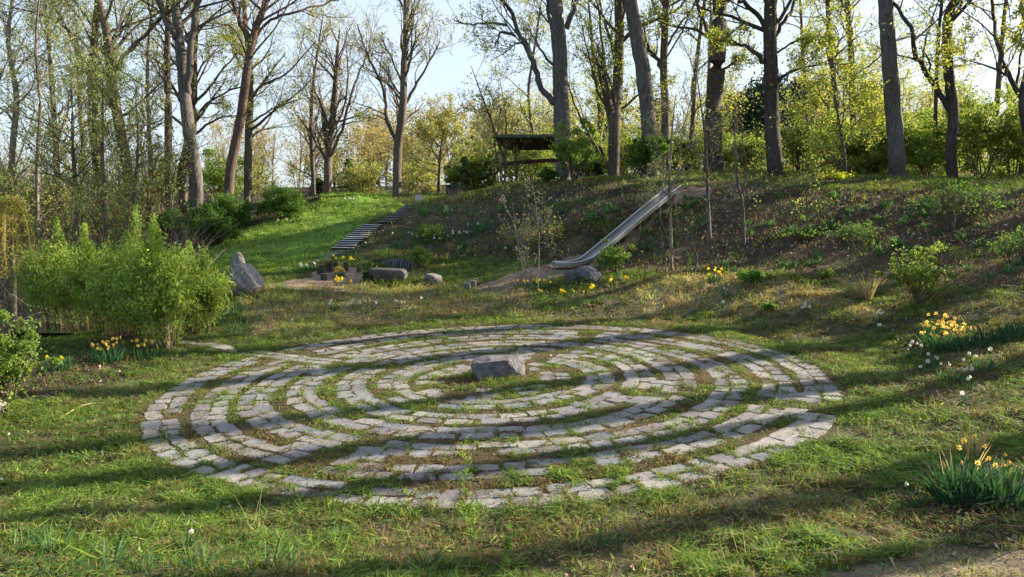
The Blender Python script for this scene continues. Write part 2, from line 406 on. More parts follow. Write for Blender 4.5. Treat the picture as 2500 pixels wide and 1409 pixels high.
for k, R in enumerate(RINGS):
    for row in (-1, 1):
        a = rg.uniform(0, .3); end = a + 2 * math.pi
        while a < end - .12 / R:
            split = rg.random() < .86
            L = rg.uniform(.30, .62) * (1 if R > 2 else .8)
            am = a + L / 2 / R; deg = math.degrees(am) % 360; ok = True
            for g, hw in GAPS[k]:
                dd = (deg - g + 180) % 360 - 180
                if abs(math.radians(dd) * R) < hw: ok = False
            wv_ = rg.uniform(.25, .305)
            rr = R + row * (.152) + wob(k, am)
            if ok and rg.random() > .02 and not (k == 6 and rg.random() < .25):
                slab(XC + rr * math.cos(am), YC + rr * math.sin(am), am + math.pi / 2 + rg.normal(0, .035), L - rg.uniform(.015, .05), wv_)
            a += L / R
for g, side, i, j in JOINS:
    a0 = math.radians(g); r0, r1 = RINGS[j], RINGS[i]
    rr = (r0 + r1) / 2; hw = dict(GAPS[i]).get(g, .4)
    for o in (.18, .46):
        a1 = a0 + side * (hw + o - .02) / rr
        for dr in ((0,) if r1 - r0 < .7 else (-.02, .1)):
            slab(XC + (rr + dr) * math.cos(a1), YC + (rr + dr) * math.sin(a1), a1, .34, .27); break
# entrance path
ent = spline([(-8.35, 19.35), (-7.2, 19.0), (-6.0, 18.35), (-5.1, 17.75), (-4.1, 17.2)], 5)
for i, p in enumerate(ent):
    q = ent[min(i + 1, len(ent) - 1)] - ent[max(i - 1, 0)]; an = math.atan2(q[1], q[0])
    for o in ((-.14, .14) if i > 5 else (0,)):
        slab(p[0] - math.sin(an) * o, p[1] + math.cos(an) * o, an + rg.normal(0, .06), .25 + .05 * rg.random(), .25 if i > 5 else .36)
# raster mask so that turf keeps off the stones
MR = .02; MN = 900; MASK = np.zeros((MN, MN), np.uint8)
def mcell(x, y): return ((x + 9.6) / MR).astype(int), ((y - 8.0) / MR * .0 + (y - 6.5) / MR).astype(int)
for s in slabs:
    x0, y0 = s.min(0); x1, y1 = s.max(0)
    X, Y = np.meshgrid(np.arange(x0, x1, MR), np.arange(y0, y1, MR))
    ins = inpoly(X, Y, s); a, b = mcell(X[ins], Y[ins]); v = (a >= 0) & (b >= 0) & (a < MN) & (b < MN)
    MASK[a[v], b[v]] = 1
core = MASK.copy()
for d in (1, 1):   # stone cores, eaten into by the turf along their edges
    core[d:] &= MASK[:-d]; core[:-d] &= MASK[d:]; core[:, d:] &= MASK[:, :-d]; core[:, :-d] &= MASK[:, d:]
def onstone(x, y):
    a, b = mcell(x, y); v = (a >= 0) & (b >= 0) & (a < MN) & (b < MN)
    r = np.zeros(len(x), bool); r[v] = core[a[v], b[v]] > 0; return r
mb = MB()
for s in slabs:
    n = len(s); c = s.mean(0); zt = rg.uniform(.003, .014); tx, ty = rg.normal(0, .012, 2)
    def ring(sc_, dz):
        q = c + (s - c) * sc_
        z = height(q[:, 0], q[:, 1]) if abs(c[0] - XC) > 6.6 else plane(q[:, 0])
        return np.column_stack([q, z + dz + (q[:, 0] - c[0]) * tx + (q[:, 1] - c[1]) * ty])
    V = np.concatenate([ring(1.0, -.05), ring(1.0, zt - .008), ring(.965, zt), ring(.5, zt + rg.normal(0, .0015)), ring(0.0, zt)[:1]])
    q = []; t = []
    for l in range(3):
        for i in range(n): q.append((l * n + i, l * n + (i + 1) % n, (l + 1) * n + (i + 1) % n, (l + 1) * n + i))
    for i in range(n): t.append((3 * n + i, 3 * n + (i + 1) % n, 4 * n))
    base = np.array([[.195, .184, .175], [.218, .195, .170], [.168, .148, .145], [.245, .222, .193], [.150, .150, .154]])[rg.choice(5, p=[.34, .24, .14, .16, .12])]
    mb.add(V, q=q, t=t, c=base * rg.uniform(.92, 1.24))
o = mb.obj('stone_path', M_SLAB); kind(o, 'structure', 'labyrinth path of grey flagstones laid in rings in the turf')
# short stretch of path at the foot of the stairs
mb = MB()
for i, (a, b) in enumerate([(775, 634), (795, 627), (815, 620), (835, 613)]):
    p = ground(a, b); n = 12; an = np.arange(n) / n * 2 * np.pi
    rr = 1 + rg.normal(0, .05, n)
    x = p[0] + .34 * rr * np.cos(an); y = p[1] + .62 * rr * np.sin(an); z = height(x, y)
    V = np.concatenate([np.column_stack([x, y, z - .1]), np.column_stack([x, y, z + .02]), [[p[0], p[1], p[2] + .03]]])
    mb.add(V, q=[(j, (j + 1) % n, n + (j + 1) % n, n + j) for j in range(n)], t=[(n + j, n + (j + 1) % n, 2 * n) for j in range(n)], c=(.20, .18, .17))
kind(mb.obj('footpath', M_SLAB), 'structure')

# ------------------------------------------------------------------ turf
BC = np.array([(.095, .178, .026), (.200, .262, .042), (.31, .25, .125), (.165, .115, .052), (.040, .095, .028)])
ROCKS = [(-.33, 15.1, .75)] + [(float(ground(a, b)[0]), float(ground(a, b)[1]), c) for a, b, c in ((600, 724, .8), (950, 696, .9), (1428, 696, .7), (1056, 694, .5), (20, 1012, .4))]
def scatter(n, Y0, Y1, rng, m=1.5):
    """points on the ground, uniform in area, inside the view widened by m"""
    Y = np.sqrt(rng.uniform(Y0 ** 2, Y1 ** 2, n)); px = 1250 + rng.uniform(-1250, 1250, n) * m
    X = (px - 1250) / F * (Y * 1.0 + .4); return X, Y
def turf(n, Y0, Y1, seed, hs, ws, flat):
    rng = np.random.default_rng(seed); X, Y = scatter(n, Y0, Y1, rng)
    k = ~onstone(X, Y) | ((fbm(X * 3.1 + 50, Y * 3.1, 3) > .57) & (rng.random(len(X)) < .42)); X, Y = X[k], Y[k]
    for a, b, w in STAIR:
        t = (Y - a[1]) / (b[1] - a[1]); u = X - (a[0] + (b[0] - a[0]) * t); k = ~((t > -.05) & (t < 1.05) & (u > -.03) & (u < w + .03)) | (rng.random(len(X)) < .06); X, Y = X[k], Y[k]
    P = np.column_stack([X, Y, height(X, Y)]); z = zones(P)
    cl = fbm(X * 1.1 + 3, Y * 1.1, 4); cl2 = fbm(X * 4.2, Y * 4.2 + 8, 3)
    dn = DENS[z] * np.clip(.25 + 1.9 * (cl2 - .28) + 1.2 * (cl - .5), .06, 1.4)
    k = rng.random(len(X)) * 1.6 < dn; P, z, cl, cl2 = P[k], z[k], cl[k], cl2[k]; n = len(P)
    mix = MIX[z].copy()
    g = sstep(.42, .62, cl); big = fbm(P[:, 0] * .45 + 70, P[:, 1] * .45, 3); g2 = sstep(.44, .60, big)
    mix[:, 0] *= .35 + 1.3 * g; mix[:, 1] *= .5 + 1.1 * g; mix[:, 2] *= 1.7 - 1.2 * g2; mix[:, 3] *= 2.0 - 1.7 * g; mix[:, 4] *= .4 + g2
    cs = np.cumsum(mix, 1); cs /= cs[:, -1:]
    kk = (rng.random(n)[:, None] > cs).sum(1)
    # labyrinth: green seedlings in distinct clumps
    lab = z == 11; gc = fbm(P[:, 0] * 2.2 + 20, P[:, 1] * 2.2, 2) > .66
    f = lab & gc & (rng.random(n) < .8); kk[f] = np.where(rng.random(f.sum()) < .6, 0, 1)
    cl3 = fbm(P[:, 0] * 7.5, P[:, 1] * 7.5 + 5, 3)
    col = BC[kk] * rng.uniform(.7, 1.3, (n, 1)) * rng.uniform(.92, 1.08, (n, 3)) * np.clip(.45 + 1.15 * cl3, .5, 1.5)[:, None] * np.array([1, 1.45, 1, 1, 1, 1.45, 1.1, 1, 1, 1, 1, 1, 1, 1.])[z][:, None]  # last factor brightens lawn and dry-grass blades in place of sunlight
    hh = HGT[z] * hs * rng.uniform(.45, 1.5, n) * (.25 + 1.0 * cl2 + .9 * cl3); hh[f] *= 1.35; hh[kk == 2] *= .72
    for rx_, ry_, rr_ in ROCKS:
        hh *= 1 + 1.5 * np.exp(-((P[:, 0] - rx_) ** 2 + (P[:, 1] - ry_) ** 2) / rr_ ** 2)
    w = ws * rng.uniform(.6, 1.4, n)
    a = rng.uniform(0, 2 * np.pi, n); dx, dy = np.cos(a), np.sin(a)
    lean = rng.normal(0, .55, (n, 2)) * hh[:, None]
    isf = rng.random(n) < flat
    lean[isf] = (rng.normal(0, 1, (isf.sum(), 2))) * hh[isf][:, None] * .9
    top = np.column_stack([P[:, 0] + lean[:, 0], P[:, 1] + lean[:, 1], P[:, 2] + hh * np.where(isf, rng.uniform(.4, 1, n), 1)])
    lift = np.where(isf, hh * .55, -.01)
    wid = np.where(isf, w * 1.9, w)
    A = P + np.column_stack([dx * wid, dy * wid, lift]); B = P - np.column_stack([dx * wid, dy * wid, -lift])
    V = np.stack([A, B, top], 1).reshape(-1, 3)
    C = np.stack([col, col, col], 1).reshape(-1, 3)
    return V, C
parts = [turf(420000, 4.2, 10.5, 21, 1.05, .0066, .45), turf(950000, 9.0, 22.5, 22, 1.05, .0082, .5),
         turf(410000, 22, 33, 23, 1.25, .014, .35), turf(360000, 32, 60, 24, 1.4, .022, .3)]
V = np.concatenate([p[0] for p in parts]); C = np.concatenate([p[1] for p in parts])
kind(link('grass', mesh_np('grass', V, [np.arange(len(V)).reshape(-1, 3)], C, M_GRASS)), 'stuff', 'patchy green and dry brown turf between and around the flagstones')
print('grass tris', len(V) // 3)

# fallen leaves and small bits of litter
rng = np.random.default_rng(5)
X, Y = scatter(125000, 5, 42, rng); P = np.column_stack([X, Y, height(X, Y)]); z = zones(P)
pr = np.array([.075, .004, .35, .95, .06, .05, .02, .08, .14, .3, .6, .02, .10, .12])[z] * np.clip(3.2 * fbm(X * .9, Y * .9 + 4, 4) - 1.0, .05, 2)
P = P[(rng.random(len(P)) < pr) & ~onstone(X, Y)]
sz = .042 + P[:, 1] * .0015
V, q = leaves(P + np.array([0, 0, .03]), sz, rng, 1.3, 0)
col = np.repeat(pal(len(P), rng, [(.30, .20, .12), (.42, .32, .22), (.17, .10, .06), (.52, .44, .36)], (4, 3, 4, 1)), 4, 0)
kind(link('fallen_leaves', mesh_np('fallen_leaves', V, [q], col, M_TWIG)), 'stuff', 'dry brown leaves scattered over the bank and the grass')

# ------------------------------------------------------------------ rocks
def ico(sub):
    import bmesh
    bm = bmesh.new(); bmesh.ops.create_icosphere(bm, subdivisions=sub, radius=1.0)
    V = np.array([v.co[:] for v in bm.verts]); T = np.array([[v.index for v in f.verts] for f in bm.faces]); bm.free(); return V, T
IV, IT = ico(5)
def rock_mesh(size, planes, seed, col, rough=.035, boxy=.55):
    r = np.random.default_rng(seed); V = IV.copy()
    V = np.sign(V) * np.abs(V) ** boxy; V /= np.abs(V).max(0)
    V = V * .96
    for n, d in planes:
        n = np.array(n, float); n /= np.linalg.norm(n)
        s = V @ n - d; V = V - np.maximum(s, 0)[:, None] * n * .94
    for k in range(9):
        n = nrm(r.normal(size=3)); n[2] *= .6; n = nrm(n); d = r.uniform(.72, .92)
        s = V @ n - d; V = V - np.maximum(s, 0)[:, None] * n * .8
    V = V * np.array(size)
    m = max(size)
    def n3(P, s): return (fbm(P[:, 0] * s / m + P[:, 2] * s * .7 / m + seed, P[:, 1] * s / m - P[:, 2] * s * .6 / m + seed, 4) - .5)
    d = n3(V, 2.4) * 2.2 + n3(V, 9) * .8 + n3(V + 3, 22) * .35
    V = V + nrm(V) * (d * rough * m)[:, None]
    c = np.array(col) * (1 + .55 * n3(V, 6) + .4 * n3(V + 9, 20))[:, None]
    return mesh_np('rock', V, [IT], c, M_ROCK, False)
def rock(name, label, cat, p, size, planes, seed, col, rz=0, sink=.25, rough=.035, boxy=.55, tilt=(0, 0), group=None):
    o = link(name, rock_mesh(size, planes, seed, col, rough, boxy)); o.location = (p[0], p[1], p[2] + size[2] * (1 - sink)); o.rotation_euler = (tilt[0], tilt[1], rz)
    return tag(o, label, cat, group)
p = np.array([-.32, 15.3, plane(-.32)])
rock('boulder', 'flat-topped grey boulder at the centre of the flagstone labyrinth', 'rock', (-.33, 15.22, plane(-.3) - .03), (.60, .36, .25), [((0, 0, 1), .82), ((-.1, -1, .12), .80), ((.9, -.6, .2), .86)], 4, (.145, .132, .130), rz=.12, sink=.12, rough=.05, boxy=.5)
g = ground(600, 722)
rock('boulder', 'tall split brown boulder leaning beside the willows below the lawn', 'rock', g, (.60, .46, .58), [((.8, -.3, .62), .60), ((-.9, -.2, .55), .74), ((0, -1, .25), .78)], 8, (.27, .235, .21), rz=.2, sink=.15, rough=.05, boxy=.75)
g2 = ground(572, 712)
rock('boulder', 'narrow upright boulder squeezed behind the split brown boulder on its left', 'rock', (g2[0] - .02, g2[1] + .55, g2[2]), (.32, .30, .66), [((.8, 0, .6), .7), ((-.8, -.2, .6), .7)], 13, (.23, .20, .18), rz=.7, sink=.05, rough=.05, boxy=.8)
g = ground(950, 694)
rock('stone_bench', 'long dark flat stone slab in front of the corrugated pipe', 'rock', (g[0], g[1] + .2, g[2] + .05), (.82, .42, .30), [((0, 0, 1), .62), ((-.2, -1, -.35), .72)], 17, (.125, .11, .105), rz=-.06, sink=.0, rough=.04, boxy=.55, tilt=(0, .04))
g = ground(1056, 692)
rock('stone_block', 'small tilted grey stone block between the stone slab and the log posts', 'rock', g, (.34, .38, .22), [((0, 0, 1), .72)], 19, (.20, .175, .16), rz=.5, sink=.2, tilt=(.1, .12))
g = ground(1428, 694)
rock('boulder', 'dark bluish grey boulder below the foot of the slide', 'rock', (g[0] + .1, g[1] + .3, g[2]), (.52, .42, .34), [((-.2, -.8, .6), .66), ((.5, -.5, .7), .74)], 23, (.10, .098, .105), rz=.3, sink=.15, rough=.07, boxy=.7)
rock('boulder', 'small dark rounded boulder left of the bluish boulder below the slide', 'rock', (g[0] - .42, g[1] + .3, g[2]), (.30, .30, .27), [], 29, (.11, .105, .10), rz=.3, sink=.15, rough=.07, boxy=.8)
g = ground(20, 1012)
rock('boulder', 'pale grey stone at the left edge under the leafy bush', 'rock', (g[0] - .25, g[1], g[2]), (.22, .22, .14), [], 31, (.33, .30, .28), sink=.3)

# corrugated pipe set in the small mound
A = ground(948, 664); pc = unproj(950, 650, A[1] + .75)
T = thing('culvert_pipe', 'corrugated black pipe with a rounded stone at its end, lying behind the stone slab', 'pipe', tuple(pc))
mb = MB(); L = 1.0; n = 60; t = np.linspace(-.15, L, n); rad = .27 + .022 * np.sign(np.sin(t * 2 * np.pi / .105))
pts = np.column_stack([t, -t * .12, np.zeros(n)])[None]; V, q = tubes(pts, rad[None], 20)
cc = np.repeat(np.where(np.sin(t * 2 * np.pi / .105) > .1, .14, .03), 20); mb.add(V, q=q, c=np.column_stack([cc, cc, cc])); mb.obj('pipe', M_PAINT, T)
o = link('end_stone', rock_mesh((.22, .20, .31), [], 41, (.25, .24, .21), .04, .8), T); o.location = (L - .06, -.13, .02)

# log posts
def log(px, py, h, r, label, seed, col=(.075, .055, .042), group=None):
    rr = np.random.default_rng(seed); g = ground(px, py); mb = MB(); n = 16
    a = np.arange(n) / n * 2 * np.pi; h *= 1.12; ra = r * (1 + rr.normal(0, .05, n)); tl = rr.normal(0, .04, 2)
    rows = []
    for f_, zz in ((1, -.15), (1.0, h * .5), (.98, h - .012), (.9, h), (.55, h - .004)):
        rows.append(np.column_stack([np.cos(a) * ra * f_ + tl[0] * zz, np.sin(a) * ra * f_ + tl[1] * zz, np.full(n, zz)]))
    V = np.concatenate(rows + [[[tl[0] * h, tl[1] * h, h - .008]]]); q = []
    for l in range(4): q += [(l * n + j, l * n + (j + 1) % n, (l + 1) * n + (j + 1) % n, (l + 1) * n + j) for j in range(n)]
    C = np.tile(np.array(col), (len(V), 1)); C[3 * n:] = np.array(col) * 1.9; C[4 * n:5 * n] = np.array(col) * 1.55
    mb.add(V, q=q, t=[(4 * n + j, 4 * n + (j + 1) % n, 5 * n) for j in range(n)], c=C)
    o = mb.obj('log_post', M_WOOD); o.location = tuple(g); tag(o, label, 'log', group)
GA = 'upright log posts in an arc by the yellow daffodils'
for i, (px, py, h, r, lb) in enumerate([
    (781, 668, .22, .10, 'leftmost log post of the arc, behind the one beside the sand'), (789, 668, .30, .13, 'thick log post of the arc, second from the left'),
    (793, 684, .22, .15, 'squat log post of the arc, nearest the camera on the sand'), (797, 664, .32, .075, 'thin log post of the arc, behind the squat one'),
    (808, 664, .34, .09, 'tall log post at the back of the arc, left of the tallest yellow daffodils'), (820, 660, .28, .08, 'log post at the back of the arc, hidden low by yellow daffodils'),
    (845, 662, .30, .09, 'log post on the right of the arc, just right of the yellow daffodils'), (876, 664, .18, .085, 'short log post apart from the arc on its right')]):
    log(px, py, h, r, lb, 60 + i, group=GA)
GB = 'three short stumps in a row at the end of the dirt path'
for i, (px, py, h, r, lb) in enumerate([(1141, 706, .20, .125, 'nearest and lowest of the three stumps by the dirt path'), (1155, 699, .20, .12, 'middle one of the three stumps by the dirt path'), (1162, 694, .20, .09, 'farthest and smallest of the three stumps by the dirt path')]):
    log(px, py, h, r, lb, 80 + i, (.20, .17, .13), group=GB)

# ------------------------------------------------------------------ stairs
def stairs(label, p0, p1, n, width, col, skew=0.0):
    p0 = np.array(p0); p1 = np.array(p1); T = thing('staircase', label, 'stairs', tuple(p0))
    for i in range(n):
        c = p0 + (p1 - p0) * (i / (n - 1)); dy = (p1[1] - p0[1]) / (n - 1); dz = (p1[2] - p0[2]) / (n - 1)
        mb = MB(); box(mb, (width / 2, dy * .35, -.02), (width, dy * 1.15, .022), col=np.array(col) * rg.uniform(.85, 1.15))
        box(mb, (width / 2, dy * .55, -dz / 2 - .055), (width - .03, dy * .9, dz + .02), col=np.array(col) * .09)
        o = mb.obj('step', M_SLAB, T, off=(0, 0, 0)); o.location = tuple(c - p0 + np.array([0, 0, .05])); o.rotation_euler = (0, rg.normal(0, .012), rg.normal(0, .015) - .03)
A, B = STAIR[0][:2]
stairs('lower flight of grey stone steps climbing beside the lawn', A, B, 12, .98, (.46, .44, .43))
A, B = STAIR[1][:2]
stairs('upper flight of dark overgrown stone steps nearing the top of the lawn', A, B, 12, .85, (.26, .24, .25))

# ------------------------------------------------------------------ slide
def slide():
    P = SLP.copy()
    zz = height(P[:, 0], P[:, 1])
    P = spline(P, 6); base = P[0].copy()
    T = thing('slide', 'long steel hillside slide running down the bank', 'slide', tuple(base))
    P = P - base
    d = np.gradient(P, axis=0); d = nrm(d); side = nrm(np.cross(d, np.array([0, 0, 1.]))); up = np.cross(side, d); w = .30
    def strip(prof, name, mat, col):
        n = len(P); m = len(prof)
        V = np.concatenate([P + side * a + up * b for a, b in prof]); idx = np.arange(n * m).reshape(m, n)
        q = np.stack([idx[:-1, :-1], idx[:-1, 1:], idx[1:, 1:], idx[1:, :-1]], -1).reshape(-1, 4)
        q2 = np.stack([idx[-1, :-1], idx[-1, 1:], idx[0, 1:], idx[0, :-1]], -1).reshape(-1, 4)
        mb = MB(); mb.add(V, q=np.concatenate([q, q2]), c=col); mb.obj(name, mat, T)
    strip([(-w, .0), (-w * .6, -.015), (0, -.02), (w * .6, -.015), (w, .0), (w, -.03), (0, -.05), (-w, -.03)], 'chute', M_METAL, (.36, .345, .33))
    strip([(-w - .012, -.05), (-w - .012, .09), (-w + .012, .09), (-w + .012, -.05)], 'side_wall', M_METAL, (.36, .35, .34))
    strip([(w - .012, -.05), (w - .012, .09), (w + .012, .09), (w + .012, -.05)], 'side_wall', M_METAL, (.40, .39, .38))
    for s in (-1, 1):
        c = P + side * (s * w) + up * .10; V, q = tubes(c[None], np.full((1, len(P)), .02), 8)
        mb = MB(); mb.add(V, q=q, c=(.68, .66, .63)); mb.obj('rail', M_METAL, T, smooth=True)
    for i in (11, 17, 22, 27, 32, 37):
        a = P[i] + side[i] * (w - .03); wp = a + base; gz_ = float(height(np.array([wp[0]]), np.array([wp[1]]))[0]) - base[2] - .12
        V, q = tubes(np.array([[a, [a[0], a[1], min(gz_, a[2] - .1)]]]), np.full((1, 2), .022), 6)
        mb = MB(); mb.add(V, q=q, c=(.40, .36, .32)); mb.obj('support_leg', M_METAL, T)
slide()

# ------------------------------------------------------------------ open shelter with sloped roof
def shelter():
    fl = unproj(1200, 332, 41.2); fr = unproj(1392, 331, 41.2); bl = unproj(1235, 367, 45.0); br = unproj(1398, 366, 45.0)
    pb = onY(1263, 43.2); T = thing('shelter', 'open brown shelter with a single sloping roof beside the big tree', 'shelter', tuple(pb))
    th = np.array([0, 0, .07]); mb = MB()
    V = np.array([fl, fr, br, bl, fl + th, fr + th, br + th, bl + th])
    mb.add(V, q=[(0, 3, 2, 1), (4, 5, 6, 7), (0, 1, 5, 4), (1, 2, 6, 5), (2, 3, 7, 6), (3, 0, 4, 7)], c=(.075, .055, .042)); mb.obj('roof', M_WOOD, T, off=pb)
    mb = MB(); e = np.array([-.02, -.05, -.05]); V, q = tubes(np.array([[fl + e, fr + e]]), np.full((1, 2), .075), 4); mb.add(V, q=q, c=(.10, .11, .09)); mb.obj('fascia', M_WOOD, T, off=pb)
    for k in (.18, .5, .82):
        mb = MB(); a = fl + (fr - fl) * k; b = bl + (br - bl) * k
        V, q = tubes(np.array([[a - [0, 0, .08], b - [0, 0, .08]]]), np.full((1, 2), .035), 4); mb.add(V, q=q, c=(.12, .07, .045)); mb.obj('rafter', M_WOOD, T, off=pb)
    for px in (1263, 1385):
        b = onY(px, 43.2); top = b.copy(); top[2] = (fl[2] + bl[2]) / 2 - .05; top[0] -= .12
        mb = MB(); V, q = tubes(np.array([[b - [0, 0, .2], (b + top) / 2, top]]), np.full((1, 3), .065), 6); mb.add(V, q=q, c=(.13, .065, .045)); mb.obj('post', M_WOOD, T, off=pb)
        for s in (-1, 1):
            c = b * .35 + top * .65; V, q = tubes(np.array([[c, c + np.array([s * .3, s * .6, .75])]]), np.full((1, 2), .05), 4)
            mb = MB(); mb.add(V, q=q, c=(.12, .06, .04)); mb.obj('brace', M_WOOD, T, off=pb)
    pts = np.array([unproj(a, b, 44.2) for a, b in ((1231, 401), (1262, 397), (1300, 394), (1340, 392), (1388, 392))])
    mb = MB()
    lo = pts - [0, 0, .11]; hi = pts + [0, 0, .11]; bk = np.array([0, .12, 0]); V = np.concatenate([lo, hi, hi + bk, lo + bk]); n = len(pts)
    q = []
    for l in range(4): q += [(l * n + j, l * n + j + 1, ((l + 1) % 4) * n + j + 1, ((l + 1) % 4) * n + j) for j in range(n - 1)]
    q += [(0, n, 2 * n, 3 * n)]
    mb.add(V, q=q, c=(.085, .05, .042)); mb.obj('beam', M_WOOD, T, off=pb)
shelter()

# dark board box and pale panel at the top of the steps
g = onY(1107, 43.0); mb = MB(); z0 = unproj(1107, 453, 43.0)[2]
T = thing('storage_bin', 'dark square box standing at the crest left of the shelter', 'box', tuple(g))
box(mb, (0, 0, (z0 - g[2]) / 2), (.80, .45, z0 - g[2]), .05, (.022, .020, .024)); mb.obj('body', M_PAINT, T)
mb = MB(); box(mb, (0, 0, z0 - g[2] + .02), (.86, .5, .05), .05, (.05, .05, .055)); mb.obj('lid', M_PAINT, T)
g = onY(1023, 46.0); z0 = unproj(1023, 476, 46.0)[2]
T = thing('notice_board', 'small whitish panel at the top of the stairs left of the dark box', 'sign', tuple(g))
mb = MB(); box(mb, (0, 0, z0 - g[2] - .18), (.42, .04, .36), .1, (.55, .54, .58)); mb.obj('panel', M_PAINT, T)
for s in (-1, 1):
    mb = MB(); V, q = tubes(np.array([[(s * .16, .03, -.2), (s * .16, .03, z0 - g[2])]]), np.full((1, 2), .02), 6); mb.add(V, q=q, c=(.25, .24, .24)); mb.obj('post', M_PAINT, T)
# swing frame
g = onY(1740, 46.5); zt = unproj(1740, 397, 46.5)[2] - g[2]
T = thing('swing_frame', 'pale metal swing frame half hidden behind the leaning trunk', 'swing', tuple(g))
for x in (-.72, .72):
    for y, dx in ((-.7, -.22), (.7, .22)):
        mb = MB(); V, q = tubes(np.array([[(x, 0, zt), (x + dx, y, -.15)]]), np.full((1, 2), .045), 8); mb.add(V, q=q, c=(.42, .45, .52)); mb.obj('leg', M_METAL, T)
mb = MB(); V, q = tubes(np.array([[(-.85, 0, zt), (.85, 0, zt)]]), np.full((1, 2), .05), 8); mb.add(V, q=q, c=(.42, .45, .52)); mb.obj('crossbar', M_METAL, T)

# ------------------------------------------------------------------ trees
def grow(rng, P0, D0, L, R, seg, wander, up, curl=0.0):
    B = len(P0); pts = np.empty((B, seg + 1, 3)); rad = np.empty((B, seg + 1)); pts[:, 0] = P0; rad[:, 0] = R
    d = D0.copy(); bias = nrm(rng.normal(size=(B, 3))) * curl
    for i in range(seg):
        d = nrm(d + rng.normal(0, wander, (B, 3)) + bias + np.array([0, 0, up])); pts[:, i + 1] = pts[:, i] + d * (L / seg)[:, None]
        rad[:, i + 1] = R * (1 - .72 * (i + 1) / seg)
    return pts, rad
def kids(rng, pts, rad, n, t0, ang, lf, rf, Lp):
    """n children for each branch"""
    B, m, _ = pts.shape; t = rng.uniform(t0, 1, (B, n)) * (m - 1.001); i = t.astype(int); f = (t - i)[..., None]
    b = np.arange(B)[:, None]; P = pts[b, i] * (1 - f) + pts[b, i + 1] * f; T = nrm(pts[b, i + 1] - pts[b, i])
    r = rad[b, i] * (1 - f[..., 0]) + rad[b, i + 1] * f[..., 0]
    pr = nrm(np.cross(T, rng.normal(size=T.shape))); a = rng.uniform(ang[0], ang[1], (B, n))[..., None]
    D = T * np.cos(a) + pr * np.sin(a); L = Lp[:, None] * rng.uniform(lf[0], lf[1], (B, n))
    return P.reshape(-1, 3), D.reshape(-1, 3), L.ravel(), (r * rf).ravel()
SPRING = [(.42, .44, .09), (.33, .40, .08), (.50, .46, .14), (.26, .34, .07)]
YELLOW = [(.43, .40, .16), (.37, .37, .13), (.30, .32, .10), (.46, .43, .24)]
FRESH = [(.15, .25, .045), (.21, .31, .06), (.10, .19, .035), (.27, .34, .085)]
BARK = (.135, .105, .083)  # right-crest trunks get darker barks, with their backlit shade put into the colour
def jit(P, rng, s): return P + rng.normal(0, s, P.shape)
TREES = []
